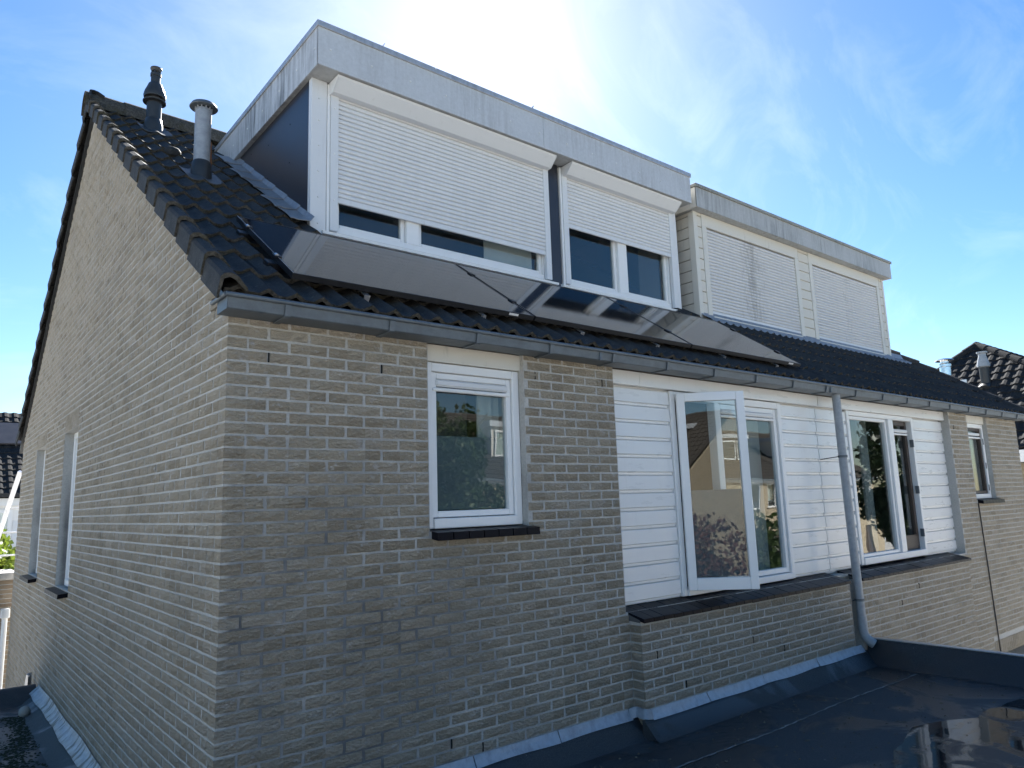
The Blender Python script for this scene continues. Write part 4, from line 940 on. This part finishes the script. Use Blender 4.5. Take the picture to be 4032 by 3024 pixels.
def row_house(x0, y0, label, flip=False, group='terraced houses across the gardens', w=5.9):
    """house whose front (at y0) looks towards +y; depth 9 m away from us"""
    t = thing('row_house', (x0, y0, GZ), label, 'house', group); x1 = x0+w
    hs = [(x0+.9, x0+2.5, -1.5, .02), (x0+3.4, x0+5.2, -1.5, .02), (x0+.8, x0+3.0, -4.4, -3.0), (x0+3.7, x0+4.7, -5.3, -3.1)]
    mb = MB()
    for a, b, c, d in core('x', hs, GZ, .25, x0, x1): mb.box(a, b, y0-.3, y0, c, d)
    mb.prism([(y0-.3, GZ), (y0-.3, .25), (y0-4.65, 3.4), (y0-9.2, .25), (y0-9.2, GZ)], 'x', x0, x0+.25); mb.prism([(y0-.3, GZ), (y0-.3, .25), (y0-4.65, 3.4), (y0-9.2, .25), (y0-9.2, GZ)], 'x', x1-.25, x1); mb.box(x0, x1, y0-9.2, y0-8.9, GZ, .25)
    mb.build('wall', YBR, t)
    rf = MB(); rf.prism([(y0+.2, .25), (y0-4.65, 3.55), (y0-9.4, .25), (y0-4.65, 3.35)], 'x', x0, x1); ribbed_slope(rf, x0, x1, y0+.25, .27, y0-4.65, 3.62, 16); rf.tube([(x0, y0-4.65, 3.60), (x1, y0-4.65, 3.60)], .11, 8); rf.build('roof', RTB, t)
    box('gutter', ZINC, t, x0, x1, y0+.18, y0+.32, .18, .27); box('fascia', WHITE, t, x0, x1, y0+.002, y0+.17, .04, .20)
    for a, b, c, d in hs[:3]:
        f = MB().box(a, a+.07, y0-.12, y0-.03, c, d).box(b-.07, b, y0-.12, y0-.03, c, d).box(a+.07, b-.07, y0-.12, y0-.03, d-.07, d).box(a+.07, b-.07, y0-.12, y0-.03, c, c+.07).box((a+b)/2-.04, (a+b)/2+.04, y0-.12, y0-.03, c+.07, d-.07).build('window', FRAME, t); box('pane', GLASS, f, a+.05, b-.05, y0-.10, y0-.094, c+.05, d-.05); box('blind_or_dark_sheet', CURT, f, a+.05, (a+b)/2, y0-.25, y0-.24, c+.4, d-.02)
        box('sill', STONE, f, a-.05, b+.05, y0-.03, y0+.06, c-.06, c-.001)
    a, b, c, d = hs[3]; dd = box('door', DWOOD, t, a, b, y0-.15, y0-.10, c, d); MB().tube([(a+.1, y0-.08, c+1.0), (a+.1, y0-.08, c+1.15)], .015, 6).build('handle', STEEL, dd)
    # dormer
    dx0, dx1 = (x0+1.2, x0+4.2); MB().box(dx0, dx1, y0-4.2, y0-1.5, 1.2, 2.75).build('dormer', DARKP if not flip else CREAMP, t); box('dormer_roof', FASC, t, dx0-.15, dx1+.15, y0-4.3, y0-1.35, 2.752, 3.0)
    for k in (0, 1):
        a = dx0+.2+k*1.4; f = MB().box(a, a+.08, y0-1.498, y0-1.42, 1.45, 2.6).box(a+1.12, a+1.2, y0-1.498, y0-1.42, 1.45, 2.6).box(a+.08, a+1.12, y0-1.498, y0-1.42, 2.52, 2.6).box(a+.08, a+1.12, y0-1.498, y0-1.42, 1.45, 1.53).build('window', FRAME, t); box('pane', GLASS, f, a+.06, a+1.14, y0-1.47, y0-1.464, 1.5, 2.55)
    return t
ordn = ['seventh', 'sixth', 'fifth', 'fourth', 'third', 'second', 'first']
names = {-23.6: 'leftmost of the terraced houses across the gardens', -17.7: 'terraced house across the gardens, second from the left with dark dormer', 6.0: 'cream-dormered terraced house opposite the small window', 11.9: 'terraced house with dark dormer facing the fixed pane', 17.8: 'terraced house with cream dormer beyond the laurel', 23.7: 'terraced house with dark dormer behind the pine', 29.6: 'terraced house with cream dormer right of the pine', 35.5: 'terraced house with dark dormer, third from the row end', 41.4: 'terraced house with cream dormer, second from the row end', 47.3: 'terraced house with dark dormer at the end of the row'}
for k, (x, lab) in enumerate(names.items()): row_house(x, -21.0 if x > 0 else -24.0, lab, k % 2 == 0)
# awning and closed parasol in the garden across
par = thing('parasol', (24.0, -11.5, GZ), 'closed cream parasol standing in the garden', 'parasol'); MB().tube([(24, -11.5, GZ), (24, -11.5, -2.3)], .03, 8).build('pole', DWOOD, par); MB().lathe([(.22, -4.2), (.30, -3.9), (.2, -3.0), (.06, -2.35), (.01, -2.2)], 24, -11.5, 12).build('canopy', CURT, par)
aw = thing('awning', (31.5, -20.9, -2.8), 'cream awning rolled out over a terrace across the garden', 'awning'); MB().prism([(-20.95, -2.6), (-18.4, -3.3), (-18.4, -3.34), (-20.95, -2.66)], 'x', 29.8, 34.6).build('canopy', CURT, aw); box('case', ALU, aw, 29.8, 34.6, -20.98, -20.86, -2.66, -2.5)
# house seen past the rear corner on the left
lh = thing('tiled_house', (2.0, 26.0, GZ), 'distant house with dark tiled roof and dark roof panels behind the gable', 'house')
MB().box(-7, 9, 26, 34, GZ, -.05).build('wall', WHITE, lh)
rf = MB(); rf.prism([(25.8, -.05), (30.5, 3.0), (35, -.05)], 'x', -7, 9); ribbed_slope(rf, -7, 9, 25.65, .05, 30.4, 3.35, 15, .30); rf.build('roof', RTILE, lh)
MB().prism([(28.2, 1.98), (29.4, 2.85), (29.42, 2.80), (28.22, 1.93)], 'x', -6, 8.5).build('roof_panel', DARKP, lh)
box('gutter', BLK, lh, -7, 9, 25.5, 25.66, -.02, .10); box('fascia', WHITE, lh, -7, 9, 25.75, 25.99, -.30, -.06)
f = MB().box(-.2, -.08, 25.9, 25.995, -2.6, -.42).box(1.3, 3.2, 25.9, 25.995, -2.6, -2.5).box(1.2, 1.32, 25.9, 25.995, -2.6, -.42).box(-.08, 1.2, 25.9, 25.995, -.54, -.42).build('window', FRAME, lh); box('pane', GLASS, f, -.1, 1.22, 25.93, 25.94, -2.5, -.5)
for i in range(10): MB().prism([(25.99, -.8-i*.2), (25.965, -.995-i*.2), (25.999, -.995-i*.2)], 'x', 1.35, 8.9).build('cladding_board', WHITE, lh)
# brick pier with coping at the left edge
pier = thing('brick_pier', (-.45, 9.9, GZ), 'tall brick garden pier with pale coping stone left of the gable', 'pier')
PB = brick_material('brick_tan', (.40, .31, .22), (.28, .21, .15), (.50, .41, .31), bloom=.85)
MB().box(-.62, .02, 9.45, 10.35, GZ, -1.62).build('shaft', MORTAR, pier)
for n in range(56):
    z = GZ+.08+n*.0655
    if z > -1.68: break
    for k in range(2): 
        x = -.625+k*(.33 if n % 2 else .22); MB().box(x, x+(.32 if n % 2 else .21) if k == 0 else .026, 9.443, 9.54, z, z+.054, bev=.003).build('brick', PB, pier)
box('coping', STONE, pier, -.70, .07, 9.38, 10.42, -1.62, -1.52, bev=.012)
dpw = MB().tube([(-.055, 9.36, GZ), (-.055, 9.36, -2.15)], .035, 12).build('downpipe', FRAME, pier, smooth=50); MB().box(-.11, .0, 9.30, 9.42, -2.15, -2.02, bev=.01).build('hopper', FRAME, dpw)
# hipped house on the right
hh = thing('hipped_house', (27, 3.4, GZ), 'dark hipped-roof house with yellow brick beyond the neighbour', 'house')
A = Vector((24.56, 4.5, 3.72)); E0, yL, yR = 20.20, 8.05, -1.25
MB().box(20.6, 38, -.85, 7.65, GZ, -.12).build('wall', YBR, hh)
hp = MB()
hp.add([(E0, yL, .2), (E0, yR, .2), (38.5, yR, .2), (38.5, yL, .2), A, (38.5, 4.5, 3.72)], [(0, 1, 4)[::-1], (1, 2, 5, 4)[::-1], (3, 0, 4, 5)[::-1], (0, 3, 2, 1)[::-1]])
hp.v = [(x, y, z-.03) for x, y, z in hp.v]
rows = 15; Lh = A.x-E0
for j in range(rows):
    f0, f1 = j/rows, (j+1)/rows; P = []
    for f_, lift, up in ((f0, -.0, 0), (f0, .035, 0), (f1, .0, 0)):
        ya, yb = yR+(A.y-yR)*f_, yL+(A.y-yL)*f_; row = []
        for u in np.arange(0, 1.0001, 1/124):
            yy = yR+(yL-yR)*u; yy = min(max(yy, ya), yb); wv2 = lift+.025*math.cos(2*math.pi*yy/.30); row.append((E0+Lh*f_-.62*wv2, yy, .2+(A.z-.2)*f_+.78*wv2))
        P.append(row[::-1])
    hp.grid([r[::-1] for r in P])
hroof = hp.build('roof', RTILE, hh)
def hip_line(p0, p1, n, name='hip_tile'):
    for i in range(n):
        a, b = Vector(p0).lerp(Vector(p1), i/n), Vector(p0).lerp(Vector(p1), (i+1.1)/n); MB().tube([a, b], [.125, .105], 8).build(name, RTILE, hroof, smooth=60)
hip_line((E0, yL, .22), A, 14); hip_line((E0, yR, .22), A, 16); hip_line(A, (38.5, 4.5, 3.74), 28, 'ridge_tile')
box('fascia', WHITE, hh, E0-.05, 20.35, yR, yL, -.14, .16); box('fascia', WHITE, hh, 20.36, 38.5, yR-.02, yR+.1, -.14, .16); box('soffit', DWOOD, hh, E0+.1, 20.62, yR+.12, yL-.1, -.16, -.141)
df = MB().tube([(22.75, 3.80, 2.05), (22.72, 3.80, 2.75)], .13, 16).build('flue_pipe', BLACKP, hh, smooth=50); MB().lathe([(.13, 2.72), (.17, 2.74), (.17, 2.80), (.10, 3.05), (.10, 3.12), (.14, 3.14), (.14, 3.18)], 22.72, 3.80, 16).build('cowl', PIPE, df, smooth=40); MB().tube([(22.60, 3.80, 1.98), (22.85, 3.80, 2.2)], [.24, .16], 14).build('base_sleeve', BLACKP, df, smooth=50)
sf = MB().lathe([(.155, 1.6), (.150, 2.30), (.165, 2.31), (.165, 2.36), (.145, 2.37), (.145, 2.72)], 21.6, 4.42, 20).build('steel_chimney', STEEL, hh, smooth=40); MB().lathe([(.15, 2.72), (.165, 2.73), (.165, 2.80), (.11, 2.84), (.11, 2.92)], 21.6, 4.42, 20).build('collar', STEEL, sf, smooth=40); MB().lathe([(.24, 2.90), (.25, 2.915), (.2, 2.95), (.05, 2.98)], 21.6, 4.42, 20).build('cap', STEEL, sf, smooth=40)
MB().box(22.0, 22.06, 4.05, 4.25, 1.4, 2.35).build('flue_plate', ALUM, hh)
bpy.context.view_layer.update()
